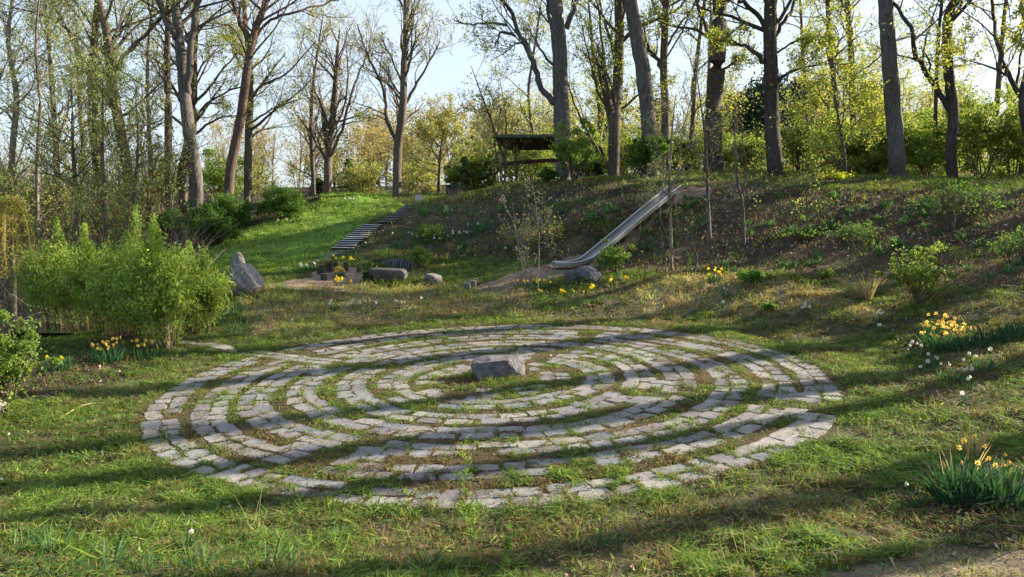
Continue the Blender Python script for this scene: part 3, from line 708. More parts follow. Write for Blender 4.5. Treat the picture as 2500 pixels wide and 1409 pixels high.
def tree(label, px, Y, w, path, seed, limbs=(), n1=14, t1=.45, L1=4.5, n2=5, n3=5, leaf=1.0, cols=SPRING, wts=(3, 3, 2, 2), lsize=.085, bark=BARK, ivy=0, name='deciduous_tree',
         cat='tree', group='tall trees around the hollow', flare=1.25, wend=.45, ang1=(.5, 1.1), up=.10, twist=.16, pz=None, hmax=None):
    """path: photo outline of the trunk upwards from its foot, at depth Y; w trunk width in photo pixels"""
    rng = np.random.default_rng(seed); g = onY(px, Y) if pz is None else np.array(pz, float)
    k = Y / F
    pts = [g - [0, 0, .25], g + [0, 0, .05]]
    for j, (a, b) in enumerate(path): pts.append(unproj(a, b, Y + rng.normal(0, .25)))
    last = pts[-1]; d = nrm(pts[-1] - pts[-2]); hm = hmax or 19
    while last[2] - g[2] < hm - 2.5:
        d = nrm(d + rng.normal(0, .06, 3) + [0, 0, .05]); last = last + d * 3; pts.append(last)
    pts = np.array(pts); C = spline(pts, 5); s = np.r_[0, np.cumsum(np.linalg.norm(np.diff(C, axis=0), axis=1))]; s /= s[-1]
    r0 = w * k / 2; rad = r0 * (1 - (1 - wend * .45) * s ** 1.9); rad *= 1 + (flare - 1) * np.exp(-np.arange(len(C)) / 2.6)
    rad[-1] = .01
    C = C + np.column_stack([rng.normal(0, r0 * .03, len(C)), rng.normal(0, r0 * .03, len(C)), np.zeros(len(C))])
    tk = MB(); sides = 12 if r0 > .12 else 7
    V, q = tubes(C[None], rad[None], sides)
    if r0 > .1: V = V + (nrm(V - np.repeat(C, sides, 0)) * ((fbm(V[:, 0] * 9 + V[:, 1] * 9, V[:, 2] * .7, 3) - .5) * r0 * .16)[:, None])
    bc = np.array(bark); tk.add(V, q=q, c=bc * (1 + .5 * (fbm(V[:, 0] * 5, V[:, 2] * .8 + seed, 3) - .5))[:, None])
    prim = []
    for lw, lp in limbs:
        LP = np.array([unproj(a, b, Y + i * rng.normal(0, .22)) for i, (a, b) in enumerate(lp)])
        dd = nrm(LP[-1] - LP[-2]); LP = list(LP)
        if lp[-1][1] <= 30:
            for _ in range(2): dd = nrm(dd + rng.normal(0, .12, 3) + [0, 0, .1]); LP.append(LP[-1] + dd * 1.8)
        c = spline(LP, 4); n = len(c); lr = lw * k / 2 * np.linspace(1, .28, n)
        c[1:] += rng.normal(0, lw * k * .16, c[1:].shape)
        V, q = tubes(c[None], lr[None], 8); tk.add(V, q=q, c=bc * rng.uniform(.85, 1.05)); prim.append((c, lr))
    T = thing(name, label, cat, tuple(g), group)
    tk.obj('trunk', M_BARK, T, off=g, smooth=True)
    br = MB(); tips = []
    def sub(p, r, L, n_2, n_3):
        V, q = tubes(p, np.maximum(r, .006), 4); br.add(V, q=q, c=bc * .95)
        P, D, LL, R = kids(rng, p, r, n_2, .2, (.45, 1.0), (.35, .62), .55, L)
        p2, r2 = grow(rng, P, D, LL, R, 4, twist, up, .08); V, q = tubes(p2, np.maximum(r2, .0085), 3); br.add(V, q=q, c=bc * 1.0)
        P, D, L3, R = kids(rng, p2, r2, n_3, .15, (.4, 1.0), (.35, .6), .6, LL)
        p3, r3 = grow(rng, P, D, L3, R, 3, twist * 1.2, up * .8, .08); V, q = tubes(p3, np.maximum(r3, .0065), 3); br.add(V, q=q, c=bc * 1.1)
        tips.append(p3[:, 1:].reshape(-1, 3)); tips.append(p2[:, 2:].reshape(-1, 3))
    if n1:
        i = rng.uniform(t1, .97, n1) ** 1.0 * (len(C) - 1.01); ii_ = i.astype(int); P = C[ii_] + (C[ii_ + 1] - C[ii_]) * (i - ii_)[:, None]
        a = rng.uniform(0, 2 * np.pi, n1); el = rng.uniform(ang1[0], ang1[1], n1)
        D = np.column_stack([np.cos(a) * np.sin(el), np.sin(a) * np.sin(el) * .8, np.cos(el)])
        sfr = i / len(C); L = L1 * rng.uniform(.65, 1.2, n1) * (1.15 - .55 * (sfr - t1)); R = rad[ii_] * rng.uniform(.28, .5, n1)
        p1, r1 = grow(rng, P, D, L, R, 6, twist, up * .6, .07); sub(p1, r1, L, n2, n3)
    for c, lr in prim:
        m = 7; ix = np.linspace(0, len(c) - 1, m).astype(int); p = c[ix][None]; r = lr[ix][None]
        L = np.array([np.linalg.norm(np.diff(p[0], axis=0), axis=1).sum()])
        P, D, LL, R = kids(rng, p, r, 9, .25, (.5, 1.1), (.22, .5), .45, L)
        p1, r1 = grow(rng, P, D, LL, R, 5, twist, up * .6, .07); sub(p1, r1, LL, max(3, n2 - 1), max(3, n3 - 1))
    if br.n: br.obj('branches', M_TWIG, T, off=g)
    if tips and leaf > 0:
        tp = np.concatenate(tips); z = topx(tp)[1]
        tp = tp[(z > -260)]
        n = int(len(tp) * leaf * 2.0)
        if n and len(tp):
            Cn = tp[rng.integers(0, len(tp), n)]; Cn = jit(Cn, rng, .05 + .0011 * Y)
            if ivy:
                m = int(ivy); t = rng.uniform(0, .8, m) * (len(C) - 1.01); i = t.astype(int); iv = C[i] + (C[i + 1] - C[i]) * (t - i)[:, None] + rng.normal(0, 1, (m, 3)) * np.array([r0 * 1.25, r0 * 1.25, .25]); Cn = np.concatenate([Cn, iv])
            V, q = leaves(Cn, lsize, rng, 1.5); mb = MB(); mb.add(V, q=q, c=np.repeat(pal(len(Cn), rng, cols, wts), 4, 0)); mb.obj('foliage', M_LEAF, T, off=g)
    return T

LV = [(.34, .38, .12), (.28, .35, .10), (.42, .42, .17), (.21, .29, .07)]
tree('tall smooth grey trunk leaning left with a fork near its top, above the shrubs', 478, 42, 32, [(478, 440), (462, 330), (450, 210), (438, 100), (427, 0)], 101,
     limbs=[(17, [(432, 95), (412, 60), (393, 15), (380, -30)]), (20, [(452, 240), (462, 160), (466, 90), (482, 10), (495, -60)])], n1=10, t1=.6, bark=(.125, .105, .094), leaf=.5, cols=SPRING)
tree('slim straight dark trunk just left of the smooth grey leaning trunk', 414, 46, 19, [(412, 400), (410, 250), (408, 120), (412, 0)], 102, n1=14, t1=.42, L1=3.5, leaf=.8)
tree('trunk behind the smooth grey one, with long limbs sweeping right', 446, 49, 24, [(446, 420), (466, 330), (470, 250), (473, 120), (478, 0)], 103,
     limbs=[(8, [(474, 290), (505, 255), (560, 222), (610, 205)]), (8, [(474, 250), (510, 215), (560, 150), (600, 110)]), (6, [(475, 200), (500, 150), (540, 110)]), (7, [(474, 330), (530, 290), (590, 280)])], n1=14, t1=.35, leaf=.7)
tree('red-brown trunk leaning right and forking high beside the lawn', 555, 44, 24, [(562, 420), (585, 300), (602, 180), (618, 90), (648, 10)], 104,
     limbs=[(13, [(612, 110), (590, 60), (572, 10), (560, -40)]), (8, [(620, 95), (660, 50), (720, 30), (790, 10)]), (5, [(606, 150), (570, 70), (500, 55)])], n1=12, t1=.5, leaf=.5, bark=(.135, .09, .072), L1=4)
tree('straight dark trunk with wide spreading limbs right of the leaning red-brown trunk', 606, 50, 19, [(605, 420), (608, 300), (612, 200), (600, 60)], 105,
     limbs=[(8, [(612, 240), (645, 205), (700, 180), (770, 100)]), (6, [(612, 300), (660, 270), (740, 240)]), (6, [(610, 170), (580, 110), (560, 60)])], n1=16, t1=.35, L1=4.5, leaf=.5)
tree('thick ivy-covered trunk in the left woods, right of the pair', 318, 43, 26, [(312, 420), (290, 300), (270, 180), (262, 90), (240, 0)], 106, limbs=[(12, [(275, 200), (300, 140), (350, 90), (420, 20)])], n1=18, t1=.3, leaf=1.5, cols=LV, ivy=1300, L1=5)
tree('ivy-covered trunk in the left woods, left of the pair', 240, 45, 24, [(240, 430), (230, 300), (225, 180), (232, 80), (240, 0)], 107, limbs=[(12, [(222, 170), (190, 130), (165, 70), (130, 5)])], n1=18, t1=.3, leaf=1.5, cols=LV, ivy=1200, L1=5)
tree('slender dark tree with fine branches in front of the ivy-covered trunks', 188, 33, 12, [(186, 480), (178, 360), (176, 260), (170, 160)], 108, n1=22, t1=.2, L1=2.4, leaf=1.0, cols=LV, hmax=9, lsize=.07)
tree('slender dark tree standing between the ivy trunks and the willows', 256, 32, 11, [(256, 500), (250, 380), (252, 290), (250, 200)], 109, n1=22, t1=.2, L1=2.2, leaf=1.0, cols=LV, hmax=8, lsize=.07)
tree('crooked thin tree right of the slender dark tree above the willows', 322, 34, 9, [(326, 500), (334, 400), (336, 320), (330, 220)], 110, n1=18, t1=.2, L1=2.2, leaf=1.1, cols=LV, hmax=8, lsize=.07)
for k, (px, Y, w, pth, lb) in enumerate([
    (90, 36, 10, [(92, 380), (98, 260), (88, 120), (95, 0)], 'curving thin tree near the left edge, right of the drooping yellow tree'),
    (140, 44, 15, [(138, 380), (130, 260), (120, 120), (110, 0)], 'dim trunk deep in the left woods among brown twigs'),
    (35, 40, 16, [(30, 380), (40, 240), (20, 100), (30, 0)], 'leftmost trunk of the woods at the edge of the view'),
    (370, 47, 11, [(368, 400), (362, 280), (360, 160), (370, 30)], 'thin leafy trunk between the ivy pair and the slim straight dark trunk'),
    (-60, 34, 18, [(-55, 380), (-50, 240), (-60, 100), (-40, 0)], 'tree just beyond the left edge with limbs reaching into view'),
    (200, 55, 14, [(205, 380), (195, 260), (190, 120), (180, 0)], 'far trunk behind the ivy-covered pair in the left woods')]):
    tree(lb, px, Y, w, pth, 120 + k, n1=20, t1=.22, L1=3.6, leaf=1.3, cols=LV, hmax=16, bark=(.20, .165, .135), lsize=.07)
BB = (.16, .12, .09)
tree('thin tree at the left end of the lawn crest', 766, 54, 11, [(764, 420), (760, 320), (762, 230), (775, 130)], 130, n1=20, t1=.3, L1=3.2, leaf=.45, cols=YELLOW, hmax=13, ang1=(.3, .8))
tree('vase-shaped bare tree with several upright stems on the lawn crest', 797, 52, 21, [(800, 430), (805, 350), (815, 260), (822, 150), (830, 70)], 131,
     limbs=[(9, [(806, 380), (835, 320), (852, 250), (880, 170), (905, 110)]), (7, [(806, 340), (790, 270), (770, 220), (765, 160)]), (6, [(812, 300), (850, 290), (900, 265)]), (7, [(808, 330), (840, 260), (850, 180), (845, 100)])],
     n1=18, t1=.35, L1=3.5, leaf=.40, cols=YELLOW, hmax=13, ang1=(.25, .7))
tree('straight tree with a high spreading crown standing alone beside the stairs', 970, 49, 22, [(970, 420), (972, 350), (984, 260), (986, 170), (990, 60)], 132,
     limbs=[(10, [(970, 350), (945, 290), (935, 220), (905, 150), (868, 60)]), (8, [(986, 260), (1020, 200), (1050, 150), (1075, 100)]), (6, [(984, 210), (960, 150), (930, 90)]), (6, [(988, 180), (1010, 120), (1020, 40)]), (5, [(980, 280), (960, 210), (948, 160)])],
     n1=20, t1=.42, L1=3.6, leaf=.35, cols=YELLOW, hmax=14, ang1=(.25, .75))
tree('small tree with a dense yellow crown between the lone tree and the shelter', 1070, 53, 8, [(1073, 400), (1078, 350), (1085, 310)], 133, n1=26, t1=.4, L1=1.9, leaf=2.2, cols=YELLOW, hmax=5.2, ang1=(.5, 1.3))
tree('twin-stemmed slender tree at the left corner of the shelter roof', 1232, 41.5, 7, [(1232, 400), (1205, 310), (1175, 230), (1150, 160)], 134, limbs=[(5, [(1232, 430), (1236, 330), (1230, 250), (1220, 190)]), (5, [(1234, 440), (1215, 390), (1205, 330), (1195, 250)])], n1=14, t1=.3, L1=1.8, leaf=.5, hmax=8, cols=YELLOW)
tree('huge furrowed grey trunk rising beside the shelter', 1378, 40, 40, [(1376, 380), (1370, 250), (1366, 130), (1358, 30), (1352, -60)], 135, flare=1.1,
     limbs=[(16, [(1362, 255), (1322, 215), (1302, 150), (1272, 90), (1248, 30), (1215, -20)]), (7, [(1258, 88), (1225, 78), (1212, 100), (1205, 120)]), (7, [(1238, 62), (1190, 55), (1145, 60), (1105, 48)]), (14, [(1382, 70), (1400, 25), (1412, -20)]), (12, [(1356, 110), (1344, 50), (1338, 0)]),
            (7, [(1358, 165), (1325, 130), (1300, 85), (1290, 60)])], n1=9, t1=.7, leaf=.35, bark=(.125, .11, .102), L1=4)
tree('many-limbed leafy tree right of the huge furrowed trunk', 1497, 43, 28, [(1498, 400), (1500, 300), (1508, 200), (1512, 100), (1510, 0)], 136,
     limbs=[(9, [(1490, 415), (1445, 340), (1400, 250), (1385, 190)]), (8, [(1500, 300), (1460, 220), (1440, 150), (1420, 60)]), (8, [(1502, 280), (1550, 240), (1590, 200)]), (8, [(1496, 330), (1475, 230), (1470, 120), (1460, 20)])], n1=18, t1=.3, leaf=1.0, L1=4)
tree('massive trunk leaning left between the shelter and the slide top', 1590, 38, 38, [(1590, 380), (1580, 260), (1562, 130), (1545, 40), (1532, -40)], 137, n1=10, t1=.55, leaf=.9, bark=(.115, .097, .083), flare=1.1, L1=4.5)
tree('trunk with a curved side limb directly above the slide top', 1628, 43, 20, [(1626, 400), (1624, 260), (1620, 160), (1624, 60), (1628, -20)], 138, limbs=[(12, [(1624, 175), (1598, 140), (1578, 105), (1572, 60)]), (6, [(1624, 120), (1660, 60), (1690, 20)])], n1=14, t1=.4, leaf=1.0)
tree('thin twisted tree behind the sapling at the slide top', 1682, 47, 11, [(1684, 380), (1692, 280), (1698, 180), (1712, 60)], 139, n1=16, t1=.35, L1=2.8, leaf=.6)
tree('broad dark trunk leaning right in front of the swing frame', 1740, 42, 42, [(1740, 370), (1742, 260), (1752, 150), (1756, 50), (1760, -40)], 140,
     limbs=[(11, [(1745, 120), (1720, 60), (1705, 20)]), (9, [(1742, 95), (1700, 75), (1650, 65), (1600, 45)]), (7, [(1752, 180), (1800, 150), (1830, 145)])], n1=12, t1=.5, leaf=.9, bark=(.10, .08, .066))
tree('dark trunk with a wide flared foot at the crest right of the slide', 1893, 38, 36, [(1890, 380), (1884, 270), (1882, 170), (1880, 80), (1882, 0)], 141, flare=1.9,
     limbs=[(13, [(1872, 150), (1840, 125), (1800, 105), (1770, 90)]), (13, [(1876, 70), (1848, 35), (1812, 5), (1790, -20)]), (10, [(1890, 95), (1915, 50), (1940, 5), (1950, -30)]), (8, [(1898, 200), (1930, 175), (1990, 160), (2080, 155)]), (6, [(1896, 130), (1940, 100), (1990, 85)])],
     n1=12, t1=.45, leaf=1.3, bark=(.075, .06, .05), ivy=500)
tree('left one of two slim leafy trees in the gap right of the flared trunk', 2050, 44, 13, [(2048, 370), (2046, 280), (2030, 150), (2022, 40), (2020, -20)], 142, n1=22, t1=.25, leaf=1.4, L1=3.2)
tree('right one of two slim leafy trees in the gap right of the flared trunk', 2086, 45, 16, [(2086, 360), (2082, 260), (2078, 130), (2070, 30), (2068, -20)], 143, limbs=[(6, [(2084, 250), (2050, 190), (2020, 120)])], n1=22, t1=.25, leaf=1.4, L1=3.2)
tree('small pale sapling with layered leafy boughs at the crest', 2064, 37, 8, [(2060, 370), (2048, 300), (2040, 230), (2035, 160)], 144, n1=22, t1=.25, leaf=1.7, L1=2.3, hmax=6.5, ang1=(.9, 1.5))
tree('big straight grey trunk near the right end of the crest', 2190, 35.5, 38, [(2188, 370), (2180, 260), (2172, 150), (2164, 30), (2160, -40)], 145, limbs=[(4, [(2180, 100), (2230, 90), (2280, 85), (2330, 95)])], n1=9, t1=.6, leaf=.7, bark=(.125, .107, .10), flare=1.25)
tree('dark trunk forking low into two arms near the right end of the crest', 2325, 36, 25, [(2322, 370), (2328, 280), (2318, 200), (2312, 110), (2318, 30), (2345, -20)], 146,
     limbs=[(15, [(2322, 275), (2285, 215), (2245, 155), (2225, 90), (2195, 20)]), (9, [(2314, 60), (2340, 20), (2360, -20)]), (5, [(2250, 160), (2262, 90), (2285, 20)])], n1=9, t1=.5, leaf=.5, bark=(.07, .058, .053))
tree('thin dark pole-like trunk behind the low-forking tree', 2284, 43, 10, [(2284, 330), (2286, 200), (2292, 80), (2300, 0)], 147, n1=12, t1=.4, leaf=.5, bark=(.065, .055, .048))
tree('rightmost tree, its dark crooked limbs reaching in at the right edge', 2520, 33, 24, [(2515, 350), (2500, 260), (2510, 180), (2530, 80), (2540, 0)], 148,
     limbs=[(13, [(2500, 250), (2468, 190), (2440, 130), (2425, 50), (2418, -10)]), (6, [(2470, 190), (2420, 165), (2370, 150), (2330, 140)]), (7, [(2480, 215), (2492, 140), (2490, 60)])], n1=12, t1=.4, leaf=1.1, bark=(.07, .06, .053))
for k, (px, Y, w, pth, lb) in enumerate([
    (1455, 50, 12, [(1460, 380), (1465, 280), (1450, 150), (1440, 40)], 'slim trunk in the gap between the huge furrowed trunk and the many-limbed tree'),
    (1725, 48, 10, [(1722, 380), (1728, 260), (1732, 130), (1735, 20)], 'thin stem just left of the broad dark trunk by the swing frame'),
    (1965, 52, 11, [(1965, 380), (1970, 260), (1960, 140), (1955, 20)], 'distant slim trunk right of the flared trunk'),
    (2420, 42, 13, [(2425, 380), (2430, 300), (2440, 180), (2450, 60)], 'slim leafy trunk behind the yellow-green shrubs at the far right'),
    (1310, 56, 9, [(1305, 400), (1300, 320), (1290, 230), (1300, 150)], 'thin pale tree seen behind the shelter')]):
    tree(lb, px, Y, w, pth, 150 + k, n1=18, t1=.3, L1=3.0, leaf=1.0, hmax=15)
# trees outside the view on the right that shade the hollow
for k, (x, y, h, w, lb) in enumerate([(22.8, 20.4, 19, 85, 'tree on the right bank outside the picture, level with the labyrinth'), (21.5, 26.8, 19, 80, 'tree on the right bank outside the picture, nearest the orange bed'), (20, 18.3, 18, 60, 'tree outside the picture on the right rim, in front of the first'),
                                     (22, 14.6, 18, 75, 'tree outside the picture on the right, near the camera'), (34, 21.5, 20, 90, 'tall tree outside the picture on the far right of the rim'), (24, 30.5, 20, 60, 'tree outside the picture behind the orange bed, far up the bank'), (31, 27.5, 20, 70, 'tree outside the picture behind the right bank')]):
    g = np.array([x, y, float(height(np.array([x]), np.array([y]))[0])])
    tree(lb, 0, y, w * 1.0, [], 170 + k, n1=9, t1=.66, L1=4.2, n2=3, n3=3, leaf=.45, pz=g, hmax=h, group='trees outside the picture on the right rim')

# thin saplings on the bank, nearer the camera
SG = 'thin bare saplings on the bank'
tree('straight thin sapling right of the slide top', 1733, 30, 9, [(1728, 480), (1724, 380), (1716, 290), (1700, 180)], 201, n1=16, t1=.35, L1=1.3, n2=4, n3=3, leaf=.25, hmax=5.2, group=SG, name='sapling', flare=1.1, bark=(.16, .12, .09), lsize=.05)
tree('pale sapling crossing in front of the slide top', 1640, 27.5, 8, [(1637, 540), (1634, 450), (1640, 330), (1650, 230)], 202, limbs=[(4, [(1636, 470), (1655, 420), (1665, 330), (1690, 230)]), (3, [(1636, 480), (1600, 455), (1560, 450)])], n1=14, t1=.35, L1=1.3, n2=4, n3=3, leaf=.25, hmax=5.6, group=SG, name='sapling', flare=1.1, bark=(.21, .17, .13), lsize=.05)
tree('sapling forking into two stems below the flared trunk', 1816, 29, 8, [(1813, 500), (1800, 440), (1795, 340), (1792, 250)], 203, limbs=[(5, [(1813, 480), (1822, 410), (1815, 350), (1810, 300)])], n1=12, t1=.35, L1=1.1, n2=3, n3=3, leaf=.2, hmax=4.6, group=SG, name='sapling', flare=1.1, lsize=.05)
tree('spindly pale sapling with a few leaves between the log posts and the slide', 1313, 26.5, 4, [(1316, 600), (1312, 530), (1300, 450)], 204, n1=12, t1=.2, L1=.9, n2=3, n3=3, leaf=.35, cols=YELLOW, hmax=3.2, group=SG, name='sapling', flare=1.1, bark=(.28, .23, .18), lsize=.055)
tree('leaning spindly sapling left of the pale one by the dirt path', 1282, 26.8, 4, [(1270, 620), (1255, 550), (1230, 500)], 205, n1=10, t1=.2, L1=.8, n2=3, n3=3, leaf=.25, cols=YELLOW, hmax=2.6, group=SG, name='sapling', flare=1.1, bark=(.26, .21, .17), lsize=.05)
tree('thin dark stem on the bank below the pale sapling', 1696, 26.5, 5, [(1700, 620), (1660, 560), (1650, 500)], 206, n1=8, t1=.3, L1=.8, n2=3, n3=2, leaf=.3, hmax=2.2, group=SG, name='sapling', flare=1.1, lsize=.05)
tree('bare twiggy sapling midway along the right bank', 1972, 28.5, 4, [(1970, 500), (1968, 450), (1970, 400)], 207, n1=10, t1=.2, L1=.9, n2=3, n3=3, leaf=.6, hmax=2.8, group=SG, name='sapling', flare=1.1, lsize=.05)

# ------------------------------------------------------------------ shrubs
def shrub(label, px, py, Y, rx, hz, seed, n=3500, cols=FRESH, wts=(3, 3, 2, 1), ls=.07, stems=14, group=None, name='shrub', cat='shrub', ry=None, base=.1, clump=.28, lob=16, bark=(.12, .09, .06), g=None, droop=0):
    """rx: half width, hz: height in metres"""
    rng = np.random.default_rng(seed)
    if g is None: g = onY(px, Y) if py is None else ground(px, py)
    ry = ry or rx; T = thing(name, label, cat, tuple(g), group)
    a = rng.uniform(0, 2 * np.pi, stems); e = rng.uniform(.05, .75, stems) * min(1.1, rx / hz * 1.3)
    D = np.column_stack([np.cos(a) * np.sin(e), np.sin(a) * np.sin(e), np.cos(e)])
    P0 = np.column_stack([np.cos(a) * rx * .12, np.sin(a) * ry * .12, np.full(stems, -.05)])
    p, r = grow(rng, P0, D, hz * rng.uniform(.6, .95, stems), np.full(stems, .012 + .008 * hz), 6, .12, .06 - droop)
    mb = MB(); V, q = tubes(p, r, 4); mb.add(V, q=q, c=bark)
    P, D2, L2, R2 = kids(rng, p, r, 7, .25, (.4, 1.1), (.25, .5), .6, np.full(stems, hz)); p2, r2 = grow(rng, P, D2, L2, R2, 3, .18, .04); V, q = tubes(p2, r2, 3); mb.add(V, q=q, c=np.array(bark) * 1.2)
    mb.obj('stems', M_TWIG, T)
    u = nrm(rng.normal(size=(lob, 3))) * rng.uniform(.35, .95, (lob, 1)); u[:, 2] = np.abs(u[:, 2]) if base > .05 else u[:, 2]
    cen = u * np.array([rx, ry, hz * .55]) + np.array([0, 0, hz * (.38 + base * .5)])
    cen = np.concatenate([cen, p2[rng.integers(0, len(p2), lob * 2), -1]])
    s = clump * rng.uniform(.5, 1.3, len(cen)) * max(rx, hz * .5)
    k = rng.integers(0, len(cen), n); C = cen[k] + nrm(rng.normal(size=(n, 3))) * (s[k] * rng.uniform(.15, 1, n) ** .6)[:, None] * np.array([1, 1, .75])
    C = C[C[:, 2] > .02]; tw = p2[rng.integers(0, len(p2), n // 4), rng.integers(1, 4, n // 4)] + rng.normal(0, .06, (n // 4, 3)); C = np.concatenate([C, tw]); C[:, 2] = np.maximum(C[:, 2], .02)
    cc = pal(len(C), rng, cols, wts); V, q = leaves(C, ls, rng, 1.7); mb = MB(); mb.add(V, q=q, c=np.repeat(cc, 4, 0)); mb.obj('foliage', M_LEAF, T)
    return T
DK = [(.075, .16, .03), (.11, .22, .035), (.05, .11, .025), (.16, .28, .05)]
YG = [(.25, .31, .075), (.19, .27, .055), (.33, .36, .12), (.13, .21, .045)]
BG_ = 'shrubs and small trees behind the crest'
shrub('bright green bush wrapped round the foot of the huge furrowed trunk', 1403, None, 38.4, .9, 2.3, 301, 4500, FRESH, stems=20, ls=.08)
shrub('low dark green bush left of the huge furrowed trunk', 1335, None, 38.8, .7, .6, 302, 1600, DK, ls=.08)
shrub('rounded green bush at the foot of the massive leaning trunk', 1572, None, 37.5, 1.0, 2.0, 303, 5000, DK, ls=.08)
shrub('wide dense green bush at the top left of the lawn', 690, None, 43.5, 1.6, 1.7, 304, 9000, DK, ry=1.3, ls=.065, base=0)
shrub('tawny and green bush between the leaning red-brown trunk and the lawn', 575, None, 43, 1.7, 1.6, 305, 7500, DK, (2, 2, 3, 1), ls=.065, base=0)
shrub('dark green bush below the smooth grey leaning trunk', 480, None, 39.5, 1.6, 1.7, 306, 8000, DK, (3, 2, 3, 0), ls=.065, base=0)
shrub('dark low bush on the slope left of the lawn', 530, None, 37.5, 1.3, 1.3, 307, 5000, DK, (3, 1, 3, 0), ls=.08, base=0)
shrub('bush at the left end of the row below the slim straight trunk', 410, None, 38, 1.4, 1.5, 308, 6000, DK, (3, 2, 3, 0), ls=.08, base=0)
shrub('loose light green bush beside the foot of the slide', 1506, 668, 27, .58, 1.0, 309, 1500, FRESH, ls=.06, stems=18)
shrub('light green airy shrub above the orange daffodils on the right', 2248, 745, 20, .85, 1.35, 310, 4200, YG, (1, 3, 1, 4), ls=.045, stems=22, clump=.2)
shrub('leafy bush with rounded leaves at the left edge by the flower bed', -10, 1000, 12.5, .75, 1.45, 311, 4200, FRESH, (2, 3, 1, 2), ls=.055, stems=22, clump=.22)
shrub('low spreading briar on the right bank in the shadow', 2090, 600, 26.5, 1.6, .8, 312, 500, DK, (3, 2, 2, 0), ls=.06, stems=20, clump=.14, lob=26)
shrub('briar with reddish stems on the right bank near the edge', 2330, 560, 24, 1.9, 1.8, 313, 1100, DK, (3, 2, 2, 1), ls=.055, stems=30, clump=.12, lob=30)
shrub('sparse briar at the right edge below the crest', 2480, 640, 21, 1.3, .9, 314, 600, DK, (3, 2, 2, 1), ls=.05, stems=24, clump=.12, lob=30)
shrub('green leafy sprigs in the middle of the right bank', 1960, 585, 28, 1.3, .45, 324, 300, DK, (2, 3, 1, 2), ls=.06, stems=16, clump=.13, lob=26)
shrub('low leafy plants at the foot of the right bank', 1830, 690, 25.5, .8, .35, 315, 1200, DK, (2, 3, 1, 2), ls=.05, stems=12, clump=.2)
shrub('small yellow-green tuft shrub on the mound at the bank foot', 2015, 682, 25, .26, .30, 316, 500, YG, (2, 4, 1, 2), ls=.05, stems=14)
shrub('bright yellow low shrub on the crest right of the flared trunk', 2040, None, 35, .95, .28, 317, 900, [(.50, .50, .06), (.38, .44, .05)], (1, 1), ls=.06, stems=14)
shrub('green tuft on the sunny mound right of the white daffodil', 1878, 760, 21.6, .26, .22, 318, 600, DK, (2, 3, 1, 2), ls=.045, stems=14)
shrub('green leafy plant over the corrugated pipe', 1020, 655, 29.8, .85, .8, 319, 1700, FRESH, (3, 2, 3, 1), ls=.05, stems=18, clump=.16, lob=22)
shrub('dark tangle of plants at the left end of the stone slab', 905, 690, 27.6, .30, .45, 320, 700, DK, (3, 1, 3, 0), ls=.05, stems=10)
shrub('green plants on the dark bank above the pipe', 1055, 590, 34, 1.0, .8, 321, 1500, FRESH, (3, 2, 2, 1), ls=.055, stems=14, clump=.2)
shrub('yellowing bramble on the bank beside the spindly saplings', 1350, 600, 31.5, 1.1, 1.0, 322, 330, [(.34, .34, .09), (.26, .30, .07)], (1, 1), ls=.06, stems=16, clump=.13, lob=30)
shrub('brown bramble thicket on the bank behind the spindly saplings', 1265, 610, 31.5, 1.0, 1.1, 323, 500, [(.35, .25, .12), (.25, .3, .08)], (1, 1), ls=.05, stems=34, clump=.12, lob=30, bark=(.20, .15, .11))
k = 0
for px, Y, rx, hz, cc, wt, lb in [
    (1960, 43, 2.0, 2.9, YG, (3, 3, 2, 2), 'broad yellow-green bush just right of the flared trunk'), (2065, 41, 2.1, 2.7, YG, (3, 3, 3, 1), 'yellow-green bush behind the layered sapling'), (2135, 40, 1.4, 2.4, YG, (2, 4, 1, 3), 'green bush left of the big straight grey trunk'),
    (2262, 39, 1.8, 2.5, FRESH, (3, 3, 2, 2), 'dark green bush between the straight trunk and the low-forking tree'), (2395, 38, 2.0, 3.4, YG, (4, 3, 3, 1), 'tall yellow-green bush right of the low-forking tree'), (2480, 37, 2.0, 3.3, YG, (3, 3, 3, 2), 'yellow-green bush at the right edge of the crest'),
    (1835, 46, 1.8, 2.0, YG, (2, 3, 1, 3), 'low green bush left of the flared trunk'), (1660, 48, 1.8, 2.2, YG, (2, 3, 2, 3), 'green bush behind the slide top'), (1540, 50, 2.2, 2.7, YG, (3, 3, 3, 2), 'yellow-green bush behind the massive leaning trunk'),
    (1430, 48, 1.5, 3.2, YG, (3, 2, 4, 2), 'tall yellow-green bush behind the huge furrowed trunk'), (1290, 52, 2.0, 3.3, YG, (3, 2, 3, 2), 'bush seen under the shelter roof'), (1190, 52, 1.7, 3.4, YG, (3, 2, 4, 1), 'yellow bush left of the shelter'),
    (1130, 52, 1.4, 2.0, YG, (2, 3, 1, 3), 'green bush behind the dark box'), (2180, 46, 2.4, 3.4, YG, (3, 3, 3, 1), 'tall bush behind the big straight grey trunk'), (1770, 50, 1.9, 2.4, YG, (2, 3, 2, 2), 'bush right of the swing frame'),
    (2330, 43, 2.2, 3.3, YG, (3, 3, 2, 2), 'green bush behind the low-forking tree'), (2600, 35, 2.2, 3.2, YG, (3, 3, 3, 2), 'bush just outside the right edge'), (520, 52, 2.4, 3.3, FRESH, (2, 3, 1, 4), 'bright green bush glimpsed between the grey and the red-brown trunk'),
    (1025, 56, 2.0, 2.6, YELLOW, (2, 2, 3, 1), 'pale yellow bush right of the lone tree'), (880, 60, 2.2, 2.6, YELLOW, (2, 2, 3, 1), 'pale yellow bush between the vase-shaped tree and the lone tree')]:
    shrub(lb, px, None, Y, rx, hz, 340 + k, 2600 if cc is YELLOW else 5200, cc, wt, ls=.10, stems=16, group=BG_, base=0, clump=.26, lob=18); k += 1
